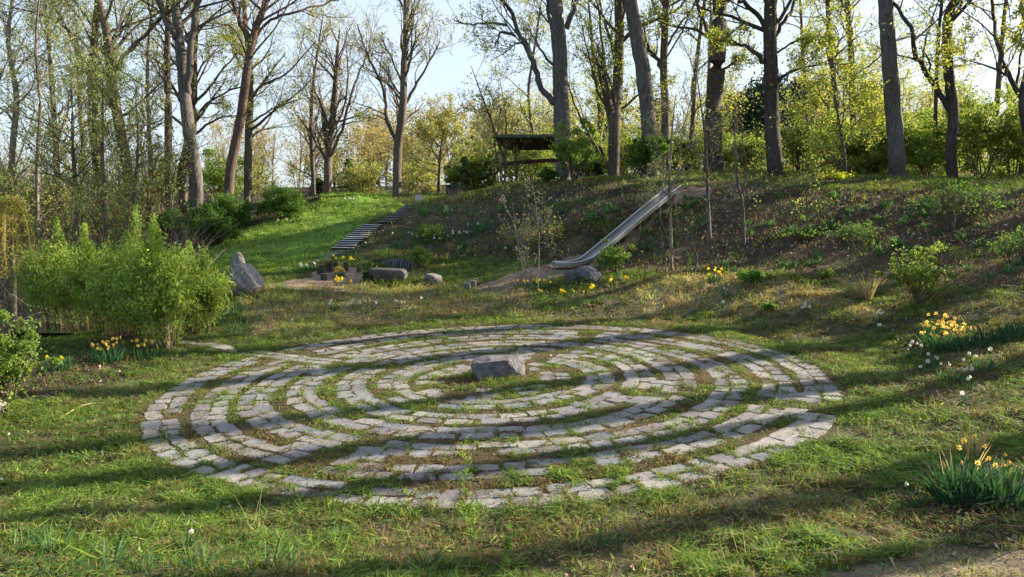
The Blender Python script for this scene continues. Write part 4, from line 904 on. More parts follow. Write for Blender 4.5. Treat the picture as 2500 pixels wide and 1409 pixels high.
# drooping yellow twigs at the left edge
def weeper():
    rng = np.random.default_rng(77); g = ground(20, 760, 20, 40); g[1] = 25; g[0] = (20 - 1250) / F * 25; g[2] = float(height(np.array([g[0]]), np.array([25.]))[0])
    T = thing('weeping_tree', 'small weeping tree with golden drooping strands at the left edge', 'tree', tuple(g))
    C = spline([(0, 0, -.2), (.1, 0, 1.8), (-.1, .1, 3.2), (.1, 0, 3.9)], 5); V, q = tubes(C[None], np.linspace(.09, .04, len(C))[None], 7); mb = MB(); mb.add(V, q=q, c=(.16, .12, .08)); mb.obj('trunk', M_BARK, T, smooth=True)
    n = 46; a = rng.uniform(0, 6.28, n); rr = rng.uniform(.2, .75, n); top = np.array([.1, 0, 3.9]); s = np.linspace(0, 1, 8)[None, :, None]
    end = np.column_stack([np.cos(a) * rr, np.sin(a) * rr, rng.uniform(1.4, 2.4, n)]); mid = top + np.column_stack([np.cos(a) * rr * .9, np.sin(a) * rr * .9, rng.uniform(.1, .5, n)])
    p = (1 - s) ** 2 * top + 2 * s * (1 - s) * mid[:, None] + s ** 2 * end[:, None]; V, q = tubes(p, np.full((n, 8), .009), 3); mb = MB(); mb.add(V, q=q, c=(.30, .22, .08)); mb.obj('branches', M_TWIG, T)
    L = p[rng.integers(0, n, 2600), rng.integers(2, 8, 2600)] + rng.normal(0, .07, (2600, 3)); V, q = leaves(L, .05, rng, 2); mb = MB(); mb.add(V, q=q, c=np.repeat(pal(2600, rng, [(.40, .36, .08), (.30, .34, .07), (.42, .30, .12)], (2, 2, 1)), 4, 0)); mb.obj('foliage', M_LEAF, T)
weeper()

# living willow structure on the left
WG = 'living willow clumps planted in a row'
WL = [(.23, .34, .06), (.32, .43, .085), (.14, .22, .04), (.42, .48, .12)]
def willow(label, px, py, hz, rx, seed, n=5000, lean=0, spr=()):
    rng = np.random.default_rng(seed); g = ground(px, py); hz *= 1.17; n = int(n * 1.05); T = thing('willow_clump', label, 'willow', tuple(g), WG)
    m = 12; a = rng.uniform(0, 6.28, m); r0 = rng.uniform(.03, .34, m) * rx; P0 = np.column_stack([np.cos(a) * r0, np.sin(a) * r0, np.full(m, -.1)])
    D = nrm(np.column_stack([np.cos(a) * .17 + lean * .15, np.sin(a) * .17, np.ones(m)])); p, r = grow(rng, P0, D, hz * rng.uniform(.6, .95, m), rng.uniform(.010, .026, m), 8, .10, .05)
    mb = MB(); V, q = tubes(p, r, 5); mb.add(V, q=q, c=np.repeat(pal(m, rng, [(.28, .18, .08), (.18, .125, .07), (.20, .20, .07), (.11, .09, .06)], (2, 2, 2, 2)), 9 * 5, 0))
    P, D2, L2, R2 = kids(rng, p, r, 18, .40, (.3, 1.1), (.15, .34), .6, np.full(m, hz)); p2, r2 = grow(rng, P, D2, L2, R2, 5, .12, -.02, .05); V, q = tubes(p2, r2, 3); mb.add(V, q=q, c=(.30, .27, .08)); mb.obj('stems', M_TWIG, T)
    i = rng.integers(0, len(p2), n); C = p2[i, rng.integers(1, 6, n)] + rng.normal(0, .055, (n, 3)) * hz ** .5
    lo = p[rng.integers(0, m, n // 6), rng.integers(2, 9, n // 6)] + rng.normal(0, .10, (n // 6, 3)); C = np.concatenate([C, lo])
    for dx, top in [(a, b * 1.12) for a, b in spr] + [(rng.uniform(-.5, .5) * rx, hz * rng.uniform(.98, 1.12))]:
        mm = 420; t = rng.uniform(0, 1, mm); s0 = np.array([dx, rng.normal(0, .1), hz * .75]); s1 = np.array([dx + rng.normal(0, .12), 0, top]); C = np.concatenate([C, s0 + (s1 - s0) * t[:, None] + rng.normal(0, 1, (mm, 3)) * (.03 + .11 * (1 - t))[:, None] * np.array([1, 1, .6])])
        mb = MB(); V, q = tubes(np.array([[s0 * [1, 1, .4], s0, s1]]), np.array([[.02, .012, .004]]), 4); mb.add(V, q=q, c=(.30, .24, .09)); mb.obj('shoot', M_TWIG, T)
    V, q = leaves(C, .036, rng, 3.6, .8); tone = (.55 + .9 * fbm(C[:, 0] * 2.2 + seed, C[:, 2] * 2.2 + C[:, 1], 3))[:, None]; mb = MB(); mb.add(V, q=q, c=np.repeat(pal(len(C), rng, WL, (3, 3, 2, 1)) * tone, 4, 0)); mb.obj('foliage', M_LEAF, T)
for i, (px, py, hz, rx, n, lean, spr, lb) in enumerate([
    (418, 855, 2.15, .85, 8500, 0, [(-.2, 2.6)], 'nearest and thickest willow clump with a dark stub inside'), (385, 840, 1.95, .8, 5500, -.4, [(-.1, 2.7), (.15, 2.9)], 'willow clump just left of the nearest one, with tall shoots'), (345, 825, 2.15, .9, 6000, -.2, [(.0, 3.1)], 'willow clump below the tallest feathery shoot'),
    (300, 820, 2.0, .9, 6000, 0, [(.2, 2.5)], 'rounded willow clump in the middle of the row'), (250, 815, 2.0, .9, 5500, -.1, [(-.3, 2.6)], 'willow clump behind the yellow daffodils of the flower bed'), (205, 812, 2.1, .8, 4500, -.3, [(.1, 2.8)], 'willow clump with one white-lit stem'),
    (165, 808, 2.2, .8, 4500, -.2, [(0, 3.0)], 'second willow clump from the left'), (125, 806, 2.2, .8, 4200, -.3, [], 'leftmost willow clump by the pond'), (470, 812, 1.8, .55, 4200, 0, [(0, 2.2)], 'slim willow clump right of the nearest one, by the path end'), (496, 815, 1.6, .42, 3600, -.2, [(.05, 2.0)], 'rightmost willow clump beside the split boulder')]):
    willow(lb, px, py, hz, rx, 400 + i, n, lean, spr)
# old cut stub inside the nearest willow
g = ground(404, 848); T = thing('tree_stub', 'old dark cut trunk standing inside the nearest willow clump', 'trunk', tuple(g))
C = spline([(0, 0, -.1), (.03, 0, .6), (-.02, .02, 1.2), (-.05, 0, 1.62)], 4); V, q = tubes(C[None], np.linspace(.11, .085, len(C))[None], 9); mb = MB(); mb.add(V, q=q, c=(.17, .14, .115)); mb.obj('trunk', M_BARK, T)
C = spline([(0, 0, 1.1), (.13, 0, 1.35), (.17, 0, 1.55)], 4); V, q = tubes(C[None], np.linspace(.06, .05, len(C))[None], 8); mb = MB(); mb.add(V, q=q, c=(.17, .14, .115)); mb.obj('branch', M_BARK, T)

# ------------------------------------------------------------------ conifers
def conifer(label, px, Y, hz, rx, seed, n=3500, col=((.035, .075, .035), (.05, .10, .04), (.025, .05, .03)), name='spruce', group=None, pine=False, base=.05):
    rng = np.random.default_rng(seed); g = onY(px, Y); T = thing(name, label, 'conifer', tuple(g), group)
    V, q = tubes(np.array([[(0, 0, -.2), (0, 0, hz * .5), (0, 0, hz)]]), np.array([[hz * .018, hz * .011, .01]]), 7); mb = MB(); mb.add(V, q=q, c=(.10, .075, .055)); mb.obj('trunk', M_BARK, T)
    m = int(34 + hz * 6); t = np.sort(rng.uniform(base, .97, m)) if not pine else rng.uniform(.35, .97, m); a = rng.uniform(0, 6.28, m); L = rx * ((1 - t) ** .85 if not pine else (1.15 - t) ** .5 * rng.uniform(.5, 1, m)) * rng.uniform(.7, 1.1, m) + .1
    P = np.column_stack([np.zeros(m), np.zeros(m), t * hz]); D = np.column_stack([np.cos(a), np.sin(a), np.full(m, .12 if pine else -.15)]); p, r = grow(rng, P, nrm(D), L, np.full(m, .02), 4, .06, .04)
    V, q = tubes(p, r, 3); mb = MB(); mb.add(V, q=q, c=(.10, .075, .05)); mb.obj('branches', M_TWIG, T)
    i = rng.integers(0, m, n); u = rng.uniform(.05, 1, n); k = np.minimum((u * 4).astype(int), 3); f = (u * 4 - k)[:, None]; C = p[i, k] * (1 - f) + p[i, k + 1] * f
    C = C + rng.normal(0, 1, (n, 3)) * (np.array([.06, .06, .04]) if not pine else np.array([.4, .4, .22])) * (rx * .5 + .35)
    V, q = leaves(C, .11 if not pine else .0024 * Y, rng, 2.4, .2); mb = MB(); mb.add(V, q=q, c=np.repeat(pal(n, rng, col, (2, 2, 2)), 4, 0)); mb.obj('foliage', M_TWIG, T)
conifer('young blue-green spruce behind the vase-shaped tree', 853, 62, 3.3, 1.3, 501)
conifer('small spruce at the left foot of the vase-shaped tree', 778, 62, 1.9, 1.0, 502)
conifer('dark young conifer behind the dark box, left of the shelter', 1135, 50, 2.4, .5, 503, col=((.09, .14, .05), (.12, .18, .06), (.06, .10, .035)))
conifer('second young conifer left of the shelter, nearer its post', 1190, 51, 2.1, .45, 504, col=((.09, .14, .05), (.12, .18, .06), (.06, .10, .035)))
conifer('small narrow conifer between the huge trunk and the many-limbed tree', 1460, 46, 2.0, .6, 505, 2500)
PG = 'dark pines far behind the crest'
PC = ((.045, .085, .055), (.06, .11, .065), (.03, .06, .045))
for i, (px, Y, hz, rx) in enumerate([(1842, 57, 6.0, 2.1), (1872, 58, 6.9, 2.1), (1812, 59, 5.2, 2.0), (1948, 62, 6.6, 1.9), (1760, 98, 9.0, 3.0), (2000, 92, 9.0, 2.8), (1490, 95, 10.5, 3.4), (1590, 92, 8.5, 3.0), (2110, 100, 9.5, 3.0)]):
    conifer(['left one of the two tallest pines seen left of the flared trunk', 'right one of the two tallest pines, half behind the flared trunk', 'lower dark pine at the left of the pine group', 'dark pine top right of the flared trunk', 'distant pine behind the broad dark trunk', 'small distant pine right of the flared trunk', 'distant pine crown behind the many-limbed tree', 'distant pine behind the massive leaning trunk', 'distant pine behind the two slim leafy trees'][i], px, Y, hz, rx, 510 + i, 2600, PC, 'pine', PG, True)
for i, (px, Y, hz) in enumerate([(905, 120, 11.5), (925, 122, 10.5), (945, 118, 9.0), (1165, 105, 10.0)]):
    conifer(['left one of the three far grey-green spruces above the yellow bush', 'middle one of the three far grey-green spruces above the yellow bush', 'right one of the three far grey-green spruces above the yellow bush', 'far spruce tip left of the shelter'][i], px, Y, hz, 2.2, 530 + i, 2600, ((.07, .09, .075), (.09, .11, .09), (.05, .07, .06)), 'spruce', 'far grey-green spruces')

# ------------------------------------------------------------------ far wood and undergrowth (masses nobody could count)
def mass(name, label, seed, n_tr, xr, yr, hr, crown, cols, wts, lsz, per, barkc, tw=26):
    rng = np.random.default_rng(seed); mb = MB(); lf = []
    X = rng.uniform(*xr, n_tr); Y = rng.uniform(*yr, n_tr); X = X * Y / np.mean(yr); Z = height(X, Y); Hh = rng.uniform(*hr, n_tr)
    P0 = np.column_stack([X, Y, Z - .2]); D = nrm(np.column_stack([rng.normal(0, .08, n_tr), rng.normal(0, .08, n_tr), np.ones(n_tr)]))
    p, r = grow(rng, P0, D, Hh, Hh * .012 + .02, 7, .05, .02); V, q = tubes(p, r, 5); mb.add(V, q=q, c=barkc)
    P, D, L, R = kids(rng, p, r, tw, .25, (.35, 1.0), (.2 * crown, .42 * crown), .4, Hh); p2, r2 = grow(rng, P, D, L, R, 4, .14, .07, .05); V, q = tubes(p2, np.maximum(r2, .012), 3); mb.add(V, q=q, c=np.array(barkc) * 1.1)
    P, D, L3, R = kids(rng, p2, r2, 4, .2, (.4, 1.0), (.35, .6), .6, L); p3, r3 = grow(rng, P, D, L3, R, 2, .14, .06); V, q = tubes(p3, np.maximum(r3, .010), 3); mb.add(V, q=q, c=np.array(barkc) * 1.2)
    n = per * n_tr; i = rng.integers(0, len(p3), n); C = p3[i, rng.integers(0, 3, n)] + rng.normal(0, .22, (n, 3))
    V, q = leaves(C, lsz, rng, 1.4); mb.add(V, q=q, c=np.repeat(pal(n, rng, cols, wts), 4, 0))
    kind(mb.obj(name, M_LEAF), 'stuff', label)
mass('distant_wood', 'far belt of pale green and brown bare trees behind the crest on the right', 601, 60, (-2, 46), (60, 92), (4.5, 8), 1.0, [(.40, .40, .15), (.31, .34, .12), (.47, .43, .22), (.30, .24, .16)], (3, 3, 3, 1), .15, 900, (.17, .14, .11))  # leaf colours paled and less saturated, painting in sunlit haze
mass('distant_wood', 'far belt of brownish bare trees beyond the lawn', 602, 60, (-38, 2), (76, 125), (5, 9), 1.0, [(.42, .36, .16), (.34, .24, .14), (.48, .42, .20), (.28, .30, .10)], (3, 3, 2, 1), .20, 520, (.22, .17, .14))
mass('thicket', 'tangled brown and green undergrowth of the left woods', 603, 110, (-38, -20.5), (32, 62), (1.6, 4.6), 1.1, [(.24, .31, .07), (.32, .28, .12), (.18, .26, .06), (.36, .38, .12)], (3, 2, 3, 2), .09, 330, (.17, .125, .09), 18)
mass('hedgerow', 'low greenish brown bushes filling the gaps beyond the crest', 604, 130, (-30, 42), (56, 74), (1.6, 3.4), 1.3, [(.26, .29, .09), (.30, .25, .13), (.18, .23, .06), (.36, .34, .13)], (3, 2, 3, 1), .14, 260, (.15, .115, .085), 14)
mass('hedgerow', 'low green bushes just behind the crest on the right', 605, 75, (3, 34), (45, 56), (.9, 2.0), 1.5, [(.20, .26, .06), (.26, .27, .10), (.13, .19, .045), (.30, .33, .10)], (3, 2, 3, 1), .10, 300, (.13, .10, .075), 14)
def twigs():
    rng = np.random.default_rng(9); n = 2600; Y = rng.uniform(25, 44, n); px = rng.uniform(-250, 480, n); X = (px - 1250) / F * Y; Z = height(X, Y)
    a = rng.uniform(0, 6.28, n); e = rng.uniform(.1, 1.3, n); D = np.column_stack([np.cos(a) * np.sin(e), np.sin(a) * np.sin(e), np.cos(e)])
    p, r = grow(rng, np.column_stack([X, Y, Z]), D, rng.uniform(.8, 3.0, n), np.full(n, .014), 6, .16, -.03, .1); V, q = tubes(p, np.maximum(r, .006), 3); mb = MB(); mb.add(V, q=q, c=np.repeat(pal(n, rng, [(.20, .14, .10), (.28, .21, .15), (.14, .10, .07)], (3, 2, 2)), 21, 0))
    kind(mb.obj('brushwood', M_TWIG), 'stuff', 'dry grey-brown brushwood covering the floor of the left woods')
twigs()

# ------------------------------------------------------------------ daffodils and other small plants
def blades(n, h, spread, rng, w=.011, lean=.35, cols=((.045, .12, .055), (.065, .155, .06), (.035, .09, .05))):
    a = rng.uniform(0, 6.28, n); r = np.sqrt(rng.uniform(0, 1, n)) * spread; P = np.column_stack([np.cos(a) * r, np.sin(a) * r, np.full(n, -.02)])
    b = a + rng.normal(0, .8, n); l = np.abs(rng.normal(0, lean, n)) + r / max(spread, .01) * .2; D = np.column_stack([np.cos(b) * l, np.sin(b) * l, np.ones(n)]); H = h * rng.uniform(.6, 1.1, n)
    s = np.linspace(0, 1, 5); wd = np.array([.8, 1, .95, .7, .06]) * w; side = np.column_stack([-np.sin(b + 1), np.cos(b + 1), np.zeros(n)])
    pts = P[:, None] + nrm(D)[:, None] * H[:, None, None] * s[None, :, None]; pts[:, :, 2] -= (s ** 2.5)[None] * (l * H * .45)[:, None]; pts[:, :, :2] += (D[:, :2] * (H * .35)[:, None])[:, None] * (s ** 2)[None, :, None]
    V = np.stack([pts - side[:, None] * wd[None, :, None], pts + side[:, None] * wd[None, :, None]], 2).reshape(-1, 3)
    i = np.arange(n)[:, None] * 10 + np.arange(4)[None] * 2; i = i.ravel(); return V, np.stack([i, i + 1, i + 3, i + 2], -1), np.repeat(pal(n, rng, cols, [1] * len(cols)), 10, 0)
def flower_mesh(pet, cup, seed):
    """six petals and a trumpet, facing sideways (+x), about 7 cm wide"""
    rng = np.random.default_rng(seed); mb = MB()
    for k in range(6):
        a = k * np.pi / 3 + rng.normal(0, .08); u = np.array([0, np.cos(a), np.sin(a)]); v = np.array([0, -np.sin(a), np.cos(a)]); b = rng.uniform(-.3, .15)
        V = [u * .006, u * .022 + v * .012 + [b * .012, 0, 0], u * .040 + [b * .03, 0, 0], u * .022 - v * .012 + [b * .012, 0, 0]]; mb.add(V, q=[(0, 1, 2, 3)], c=pet)
    n = 8; a = np.arange(n) / n * 2 * np.pi; V = np.concatenate([np.column_stack([np.full(n, x), np.cos(a) * r, np.sin(a) * r]) for x, r in ((0, .007), (.014, .009), (.024, .014))])
    mb.add(V, q=[(l * n + j, l * n + (j + 1) % n, (l + 1) * n + (j + 1) % n, (l + 1) * n + j) for l in range(2) for j in range(n)], c=cup)
    return mb.mesh('flower', M_PETAL)
FLW = {'white': [flower_mesh((.80, .80, .72), (.75, .72, .45), i) for i in range(3)], 'yellow': [flower_mesh((.85, .66, .03), (.85, .55, .02), i) for i in range(3)], 'orange': [flower_mesh((.72, .52, .13), (.74, .36, .05), i + 5) for i in range(3)]}
DG = 'clumps of daffodils in flower'
def daffs(label, px, py, fl, nb=40, h=.30, sp=.12, color='yellow', sc_=1.0, seed=0, spx=None, dy=0.0, group=DG, name='daffodil_clump', cols=None, w=.009):
    rng = np.random.default_rng(700 + seed); g = ground(px, py); T = thing(name, label, 'daffodils' if fl else 'plant', tuple(g), group)
    mb = MB()
    kw = {} if cols is None else {'cols': cols}
    V, q, c = blades(nb, h, sp, rng, w=w, **kw); 
    if spx: V[:, 0] *= spx
    mb.add(V, q=q, c=c); st = []
    for i in range(fl):
        a = rng.uniform(0, 6.28); r = math.sqrt(rng.random()) * sp * 1.25; x = math.cos(a) * r * (spx or 1); y = math.sin(a) * r; z = h * rng.uniform(.62, 1.18)
        st.append([(x * .5, y * .5, 0), (x * .85, y * .85, z * .6), (x, y, z)])
        o = link('flower', FLW[color][i % 3], T); o.location = (x, y, z); s = sc_ * rng.uniform(.8, 1.15); o.scale = (s, s, s)
        o.rotation_euler = (rng.uniform(0, 6), rng.normal(.1, .25), -math.pi / 2 + rng.normal(0, .9))
    if st: V, q = tubes(np.array(st), np.full((len(st), 3), .004), 3); mb.add(V, q=q, c=(.07, .15, .04))
    mb.obj('leaves', M_GRASS, T)
    return T
D = [
 (262, 888, 22, 110, .50, .27, 'orange', 'large clump of orange-yellow daffodils in the left flower bed'), (352, 878, 8, 50, .44, .26, 'orange', 'loose orange daffodils just left of the nearest willow clump'), (140, 905, 4, 90, .34, .26, 'yellow', 'low dark daffodil clump with few blooms left of the orange ones'),
 (205, 840, 3, 14, .25, .20, 'yellow', 'few yellow daffodils at the foot of the willows near the pond'),
 (832, 676, 16, 40, .30, .18, 'yellow', 'dense yellow daffodils in front of the log posts'), (826, 697, 12, 30, .26, .14, 'yellow', 'yellow daffodils spilling onto the sand in front of the posts'), (851, 697, 3, 8, .16, .10, 'yellow', 'lone low yellow blooms right of the sand daffodils'),
 (817, 640, 4, 16, .26, .10, 'yellow', 'yellow daffodils above the left end of the log arc'), (845, 645, 4, 16, .26, .16, 'yellow', 'yellow daffodils behind the right end of the log arc'), (860, 645, 4, 16, .26, .10, 'yellow', 'yellow daffodils right of the log arc by the stairs'), (915, 660, 4, 12, .2, .14, 'yellow', 'yellow blooms between the log arc and the corrugated pipe'),
 (735, 664, 8, 60, .28, .30, 'white', 'white daffodils left of the log arc'), (660, 672, 4, 26, .22, .2, 'yellow', 'yellow daffodils right of the split boulder'), (690, 668, 3, 24, .22, .2, 'white', 'white daffodils at the lower edge of the lawn'), (760, 660, 3, 60, .34, .22, 'white', 'leafy daffodils just left of the posts'),
 (813, 762, 3, 20, .30, .09, 'white', 'white daffodils on the dry grass, leftmost clump'), (868, 756, 4, 24, .30, .16, 'white', 'white daffodils on the dry grass, second clump from the left'), (912, 760, 1, 26, .26, .20, 'white', 'leafy daffodils on the dry grass with one white bloom'), (972, 755, 3, 36, .30, .12, 'white', 'tall white daffodils on the dry grass below the stone slab'),
 (1000, 765, 2, 10, .2, .12, 'white', 'low white blooms right of the tall white daffodils'), (1040, 748, 1, 24, .3, .12, 'white', 'daffodil leaves with a white bloom below the stone block'), (720, 795, 1, 16, .25, .10, 'white', 'bluish daffodil leaves at the left of the dry grass'), (888, 748, 2, 8, .2, .2, 'white', 'scattered white blooms in the middle of the dry grass'),
 (1023, 715, 3, 8, .14, .1, 'yellow', 'yellow blooms below the stone slab'), (1076, 722, 3, 8, .12, .14, 'yellow', 'yellow blooms left of the three stumps'), (1128, 726, 1, 5, .1, .05, 'yellow', 'single yellow bloom by the three stumps'),
 (1320, 700, 12, 80, .26, .55, 'yellow', 'wide patch of yellow daffodils under the spindly saplings'), (1270, 705, 4, 60, .28, .25, 'yellow', 'leafy yellow daffodils at the left of the patch under the saplings'), (1318, 722, 4, 12, .2, .08, 'yellow', 'yellow daffodils in front of the patch under the saplings'), (1375, 722, 5, 10, .16, .1, 'yellow', 'yellow blooms left of the bluish boulder'),
 (1410, 722, 5, 10, .16, .25, 'yellow', 'scattered yellow blooms just below the bluish boulder'), (1445, 712, 6, 20, .22, .15, 'yellow', 'yellow daffodils at the right foot of the bluish boulder'), (1494, 698, 4, 14, .2, .10, 'yellow', 'yellow daffodils below the loose green bush'), (1528, 692, 2, 8, .2, .06, 'yellow', 'two yellow blooms right of the loose green bush'),
 (1745, 690, 12, 60, .40, .20, 'yellow', 'tall yellow daffodils on the mound at the foot of the right bank'), (1772, 728, 3, 22, .36, .10, 'white', 'white daffodils just below the tall yellow ones'), (1765, 750, 2, 12, .2, .08, 'white', 'small white blooms in the dry tuft left of the mound'), (1966, 764, 4, 10, .24, .10, 'white', 'white blooms alone in the middle of the right slope'),
 (2150, 790, 5, 16, .3, .12, 'white', 'white blooms below the airy shrub'), (2160, 812, 3, 12, .2, .15, 'white', 'low white blooms left of the orange daffodil bed'), (2186, 705, 2, 10, .2, .05, 'white', 'one white bloom left of the airy shrub'),
 (2300, 850, 26, 150, .44, .38, 'orange', 'left part of the orange daffodil bed'), (2365, 850, 24, 170, .42, .38, 'orange', 'middle of the orange daffodil bed'), (2430, 835, 18, 150, .42, .38, 'orange', 'right part of the orange daffodil bed'), (2490, 815, 10, 110, .42, .38, 'orange', 'end of the orange daffodil bed at the right edge'), (2290, 815, 14, 60, .36, .28, 'orange', 'orange daffodils behind the left part of the bed'),
 (2225, 880, 6, 22, .32, .16, 'white', 'large white daffodils left of the orange bed'), (2265, 905, 4, 40, .28, .2, 'white', 'white daffodils in front of the orange bed'), (2325, 930, 6, 50, .3, .24, 'white', 'pair of white blooms and leaves below the orange bed'), (2395, 905, 3, 40, .32, .2, 'white', 'white bloom in front of the right part of the orange bed'), (2230, 925, 1, 10, .2, .1, 'white', 'single white bloom low on the slope'), (2370, 955, 2, 14, .24, .1, 'white', 'two drooping white blooms below the orange bed'), (2345, 985, 1, 10, .2, .1, 'white', 'single white bloom farther down the slope'),
 (2345, 1225, 3, 190, .52, .24, 'orange', 'big bluish-green daffodil clump in the foreground at right'), (2455, 1235, 5, 120, .50, .24, 'orange', 'second foreground daffodil clump at the right edge'), (2400, 1180, 4, 60, .42, .22, 'orange', 'orange blooms behind the foreground daffodil clump'),
 (1050, 592, 12, 90, .32, .8, 'white', 'white daffodils on the dark bank above the pipe, left'), (1108, 585, 10, 90, .34, .7, 'white', 'white daffodils on the dark bank above the pipe, right'), (1190, 560, 6, 80, .32, .8, 'white', 'scattered white daffodils in the middle of the dark bank'), (980, 582, 4, 40, .3, .6, 'white', 'white daffodils on the dark bank beside the lower stairs'), (1230, 620, 4, 50, .3, .6, 'white', 'white daffodils low on the bank behind the saplings'),
 (1380, 500, 5, 80, .3, .8, 'white', 'white daffodils high on the bank below the shelter'), (800, 492, 6, 12, .18, .5, 'yellow', 'yellow daffodils along the lawn crest'), (856, 491, 4, 10, .18, .5, 'white', 'white daffodils along the lawn crest'), (700, 545, 5, 12, .2, .6, 'white', 'white blooms at the edge of the dense bush on the lawn'),
 (2230, 1240, 2, 20, .2, .1, 'white', 'small white blooms left of the foreground clump'), (455, 1345, 1, 18, .26, .06, 'white', 'drooping white bloom in the near grass on the left')]
for i, (px, py, fl, nb, h, sp, col, lb) in enumerate(D):
    near = py > 1000
    dcol = ((.03, .085, .045), (.045, .11, .055), (.025, .065, .035)) if near else None
    daffs(lb, px, py, fl, nb, h, sp, col, sc_=.95 if near else (1.2 if py > 780 else 1.55), seed=i, w=.012 if near else .013, cols=dcol)
# leaf clumps without flowers on the bank: copies of three prototypes
LG = 'leafy clumps without flowers on the bank'
LBL = 'clump of green daffodil leaves without flowers on the shaded bank'
rng = np.random.default_rng(44); protos = []; PCOL = ((.08, .18, .06), (.11, .23, .07), (.06, .14, .06)); PW = .02
def put(px, py, lab, grp, idx, s):
    if len(protos) <= idx:
        T = daffs(lab, px, py, 0, 26, .34, .13, seed=200 + idx, group=grp, name='leaf_clump', cols=PCOL, w=PW); protos.append(T); return
    src = protos[idx]; o = src.copy(); sc.collection.objects.link(o); g = ground(px, py); o.location = tuple(g); o['label'] = lab; o['group'] = grp
    o.rotation_euler = (0, 0, rng.uniform(0, 6.28)); o.scale = (s, s, s)
    for ch in src.children:
        c = ch.copy(); sc.collection.objects.link(c); c.parent = o
for k in range(105):
    for _ in range(50):
        px = rng.uniform(960, 2500); py = rng.uniform(475, 690)
        if inpoly(np.array([px]), np.array([py]), ZP[2][1])[0] and (inpoly(np.array([px]), np.array([py]), ZP[1][1])[0] or True) and py < 655 + 0.03 * (px - 1500) and not (1380 < px < 1680 and abs((py - 640) + (px - 1400) * .72) < 55): break
        if 900 < px < 1600 and py < 625 and py > 480 + abs(px - 1250) * .12 and not (1380 < px < 1680 and abs((py - 640) + (px - 1400) * .72) < 55): break
    put(px, py, LBL, LG, k % 3, rng.uniform(.7, 1.25) * (1.35 if px < 1600 else 1.0))
NL = ['leftmost leaf tuft near the bottom left corner', 'second leaf tuft from the left near the bottom left corner', 'third leaf tuft from the left along the bottom edge', 'leaf tuft right of the third along the bottom edge', 'leaf tuft beside the drooping white bloom',
      'leaf tuft at the bottom edge below the long dry stalks, left one', 'leaf tuft at the bottom edge below the long dry stalks, right one', 'lone leaf tuft under the labyrinth, right of the dry stalks', 'leaf tuft at the bottom edge beside the second feathery weed', 'leaf tuft alone in the near lawn at the lower right',
      'small leaf tuft at the left of the dry grass above the labyrinth', 'green leaves at the front of the rank below the split boulder', 'green leaves nearest the willow below the split boulder', 'middle of the tall green leaves below the split boulder', 'right end of the tall green leaves below the split boulder', 'tallest green leaves right under the split boulder', 'green leaves under the right side of the split boulder']
FG = 'grassy leaf tufts at the bottom of the picture'
protos = []; PCOL = ((.055, .13, .065), (.08, .17, .075), (.10, .20, .07)); PW = .0075
for k, (px, py) in enumerate([(70, 1345), (130, 1345), (265, 1390), (355, 1395), (480, 1395), (660, 1385), (700, 1395), (820, 1320), (1040, 1385), (1480, 1330), (700, 820), (560, 815), (545, 790), (590, 805), (620, 790), (570, 770), (600, 760)]):
    put(px, py, NL[k], FG if k < 10 else 'tall green leaves under the split boulder', k % 3, rng.uniform(.6, .95) if k < 10 else rng.uniform(1.0, 1.5))

# dry grass tussocks, weeds and sticks
def tussock(label, px, py, n, h, sp, lean, seed, col=((.42, .33, .20), (.52, .42, .27), (.30, .22, .13)), w=.006, sx=0):
    rng = np.random.default_rng(seed); g = ground(px, py); V, q, c = blades(n, h, sp, rng, w=w, lean=lean, cols=col)
    zr = np.maximum(V[:, 2], 0) / h; V[:, 0] += sx * zr ** 1.3; V[:, 2] *= (1 - .35 * min(1, abs(sx)) * zr)
    mb = MB(); mb.add(V, q=q, c=c); o = mb.obj('dry_grass_tussock', M_GRASS); o.location = tuple(g); tag(o, label, 'dry grass', 'tussocks of dry straw-coloured grass')
tussock('flattened straw tussock on the right slope, bent to the left', 2105, 728, 150, 1.0, .16, .3, 801, sx=-.75)
tussock('upright straw stalks behind the flattened tussock on the right slope', 2120, 735, 50, .85, .10, .1, 802)
tussock('broken pale stalks in the dry tuft below the tall yellow daffodils', 1695, 748, 70, .55, .22, .6, 803, sx=-.3)
tussock('wispy straw tuft left of the broken pale stalks', 1660, 742, 120, .45, .3, .6, 804, sx=-.3)
tussock('arching straw tussock at the crest by the dark box', 1108, 492, 90, 1.2, .25, .55, 805)
tussock('tall tan stalks rising behind the foreground daffodil clump', 2372, 1120, 30, .72, .07, .14, 806, col=((.42, .28, .14), (.52, .38, .2)))
tussock('splayed tan stalks around the foreground daffodil clump', 2340, 1180, 34, .55, .2, .9, 807)
tussock('small tan tuft on the dark bank above the small lawn', 1100, 612, 60, .5, .08, .12, 808, col=((.42, .27, .17), (.5, .35, .22)))
tussock('tan tufts along the right side of the lower stairs', 905, 580, 90, .45, .45, .4, 809)
tussock('bare bristly stalks along the upper stairs', 960, 530, 70, .8, .7, .15, 810, col=((.34, .26, .18), (.25, .19, .13)))
tussock('straw tuft on the turf mound above the pipe', 930, 612, 60, .4, .2, .4, 811)
tussock('straw heap beside the small stone block', 1030, 690, 70, .35, .3, .7, 812)
tussock('a few long dry stalks in the near grass left of the centre', 615, 1300, 9, .55, .14, .2, 813, w=.002)
tussock('a few long dry stalks in the near grass at the right', 1850, 1380, 10, .5, .3, .5, 814, w=.002)
tussock('dry stalks on the right slope near the daffodils', 2290, 990, 26, .3, .3, .8, 815)
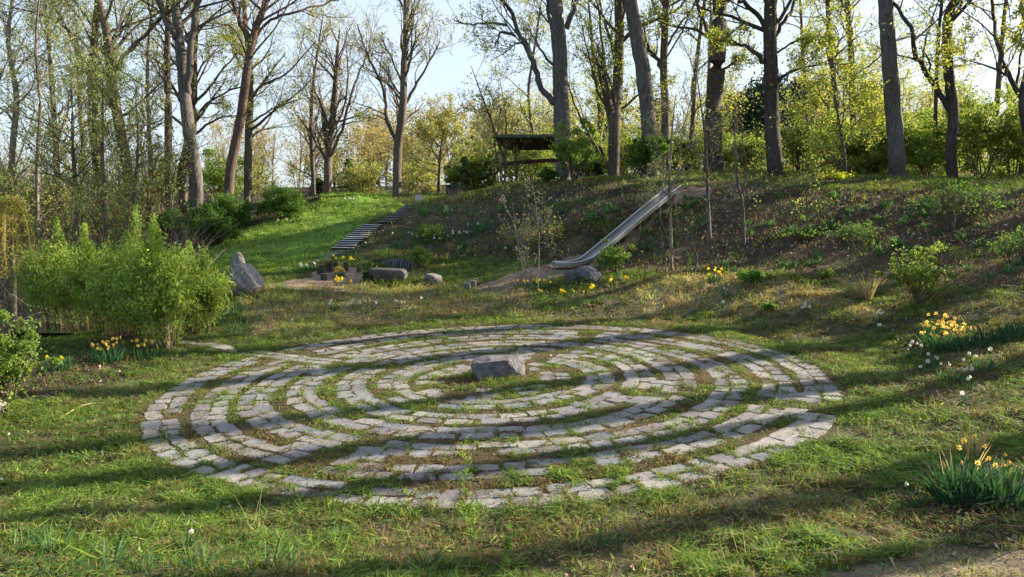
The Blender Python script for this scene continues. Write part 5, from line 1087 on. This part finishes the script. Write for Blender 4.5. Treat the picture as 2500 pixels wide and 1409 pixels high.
def weed(label, px, py, h, seed):
    rng = np.random.default_rng(seed); g = ground(px, py); T = thing('weed', label, 'plant', tuple(g), 'tall thin weeds in the near grass')
    P = np.array([[0, 0, -.02]]); p, r = grow(rng, P, np.array([[0, 0, 1.]]), np.array([h]), np.array([.0035]), 8, .06, .05); mb = MB(); V, q = tubes(p, r, 4); mb.add(V, q=q, c=(.12, .22, .05)); Pk, Dk, Lk, Rk = kids(rng, p, r, 26, .15, (.6, 1.1), (.10, .22), .6, np.array([h]))
    p2, r2 = grow(rng, Pk, Dk, Lk, Rk, 3, .1, .06); V, q = tubes(p2, r2, 3); mb.add(V, q=q, c=(.13, .25, .05)); mb.obj('stem', M_TWIG, T)
    C = p2[:, 1:].reshape(-1, 3); C = np.repeat(C, 4, 0) + rng.normal(0, .012, (len(C) * 4, 3)); V, q = leaves(C, .017, rng, 1.8, .5); mb = MB(); mb.add(V, q=q, c=np.repeat(pal(len(C), rng, FRESH, (3, 3, 1, 2)), 4, 0)); mb.obj('foliage', M_LEAF, T)
weed('feathery tall weed in front of the labyrinth near the bottom centre', 1125, 1300, .95, 901)
weed('second feathery weed just right of the tall one near the bottom centre', 1155, 1340, .6, 902)
weed('short feathery weed at the bottom edge', 1235, 1400, .35, 903)
def stick(label, pts, r, col, cat='stick'):
    P = np.array([ground(a, b) for a, b in pts]); P[:, 2] += .03; P[1:-1, 2] += .04; c = spline(P, 5); V, q = tubes(c[None], np.linspace(r, r * .4, len(c))[None], 5); mb = MB(); mb.add(V, q=q, c=col); o = mb.obj('fallen_stick', M_TWIG); tag(o, label, cat, 'fallen sticks')
stick('long curved yellow twig lying on the grass at left', [(150, 1024), (200, 1000), (245, 994), (278, 993)], .009, (.50, .38, .17))
stick('thin yellow twig crossing the long curved one at left', [(110, 965), (150, 990), (190, 998), (270, 996)], .006, (.46, .34, .15))
stick('pale twig in the grass at the lower right', [(1985, 1325), (1992, 1310), (1988, 1290)], .006, (.42, .36, .28))
stick('branching grey twig at the lower right', [(2150, 1300), (2190, 1320), (2235, 1322)], .006, (.38, .33, .28))
stick('long pale stick on the sand-coloured slope above the labyrinth', [(1640, 755), (1690, 740), (1730, 725)], .02, (.46, .38, .28))
stick('dark stick lying across the top of the slide bank', [(1520, 470), (1580, 472), (1630, 484)], .025, (.12, .09, .07))
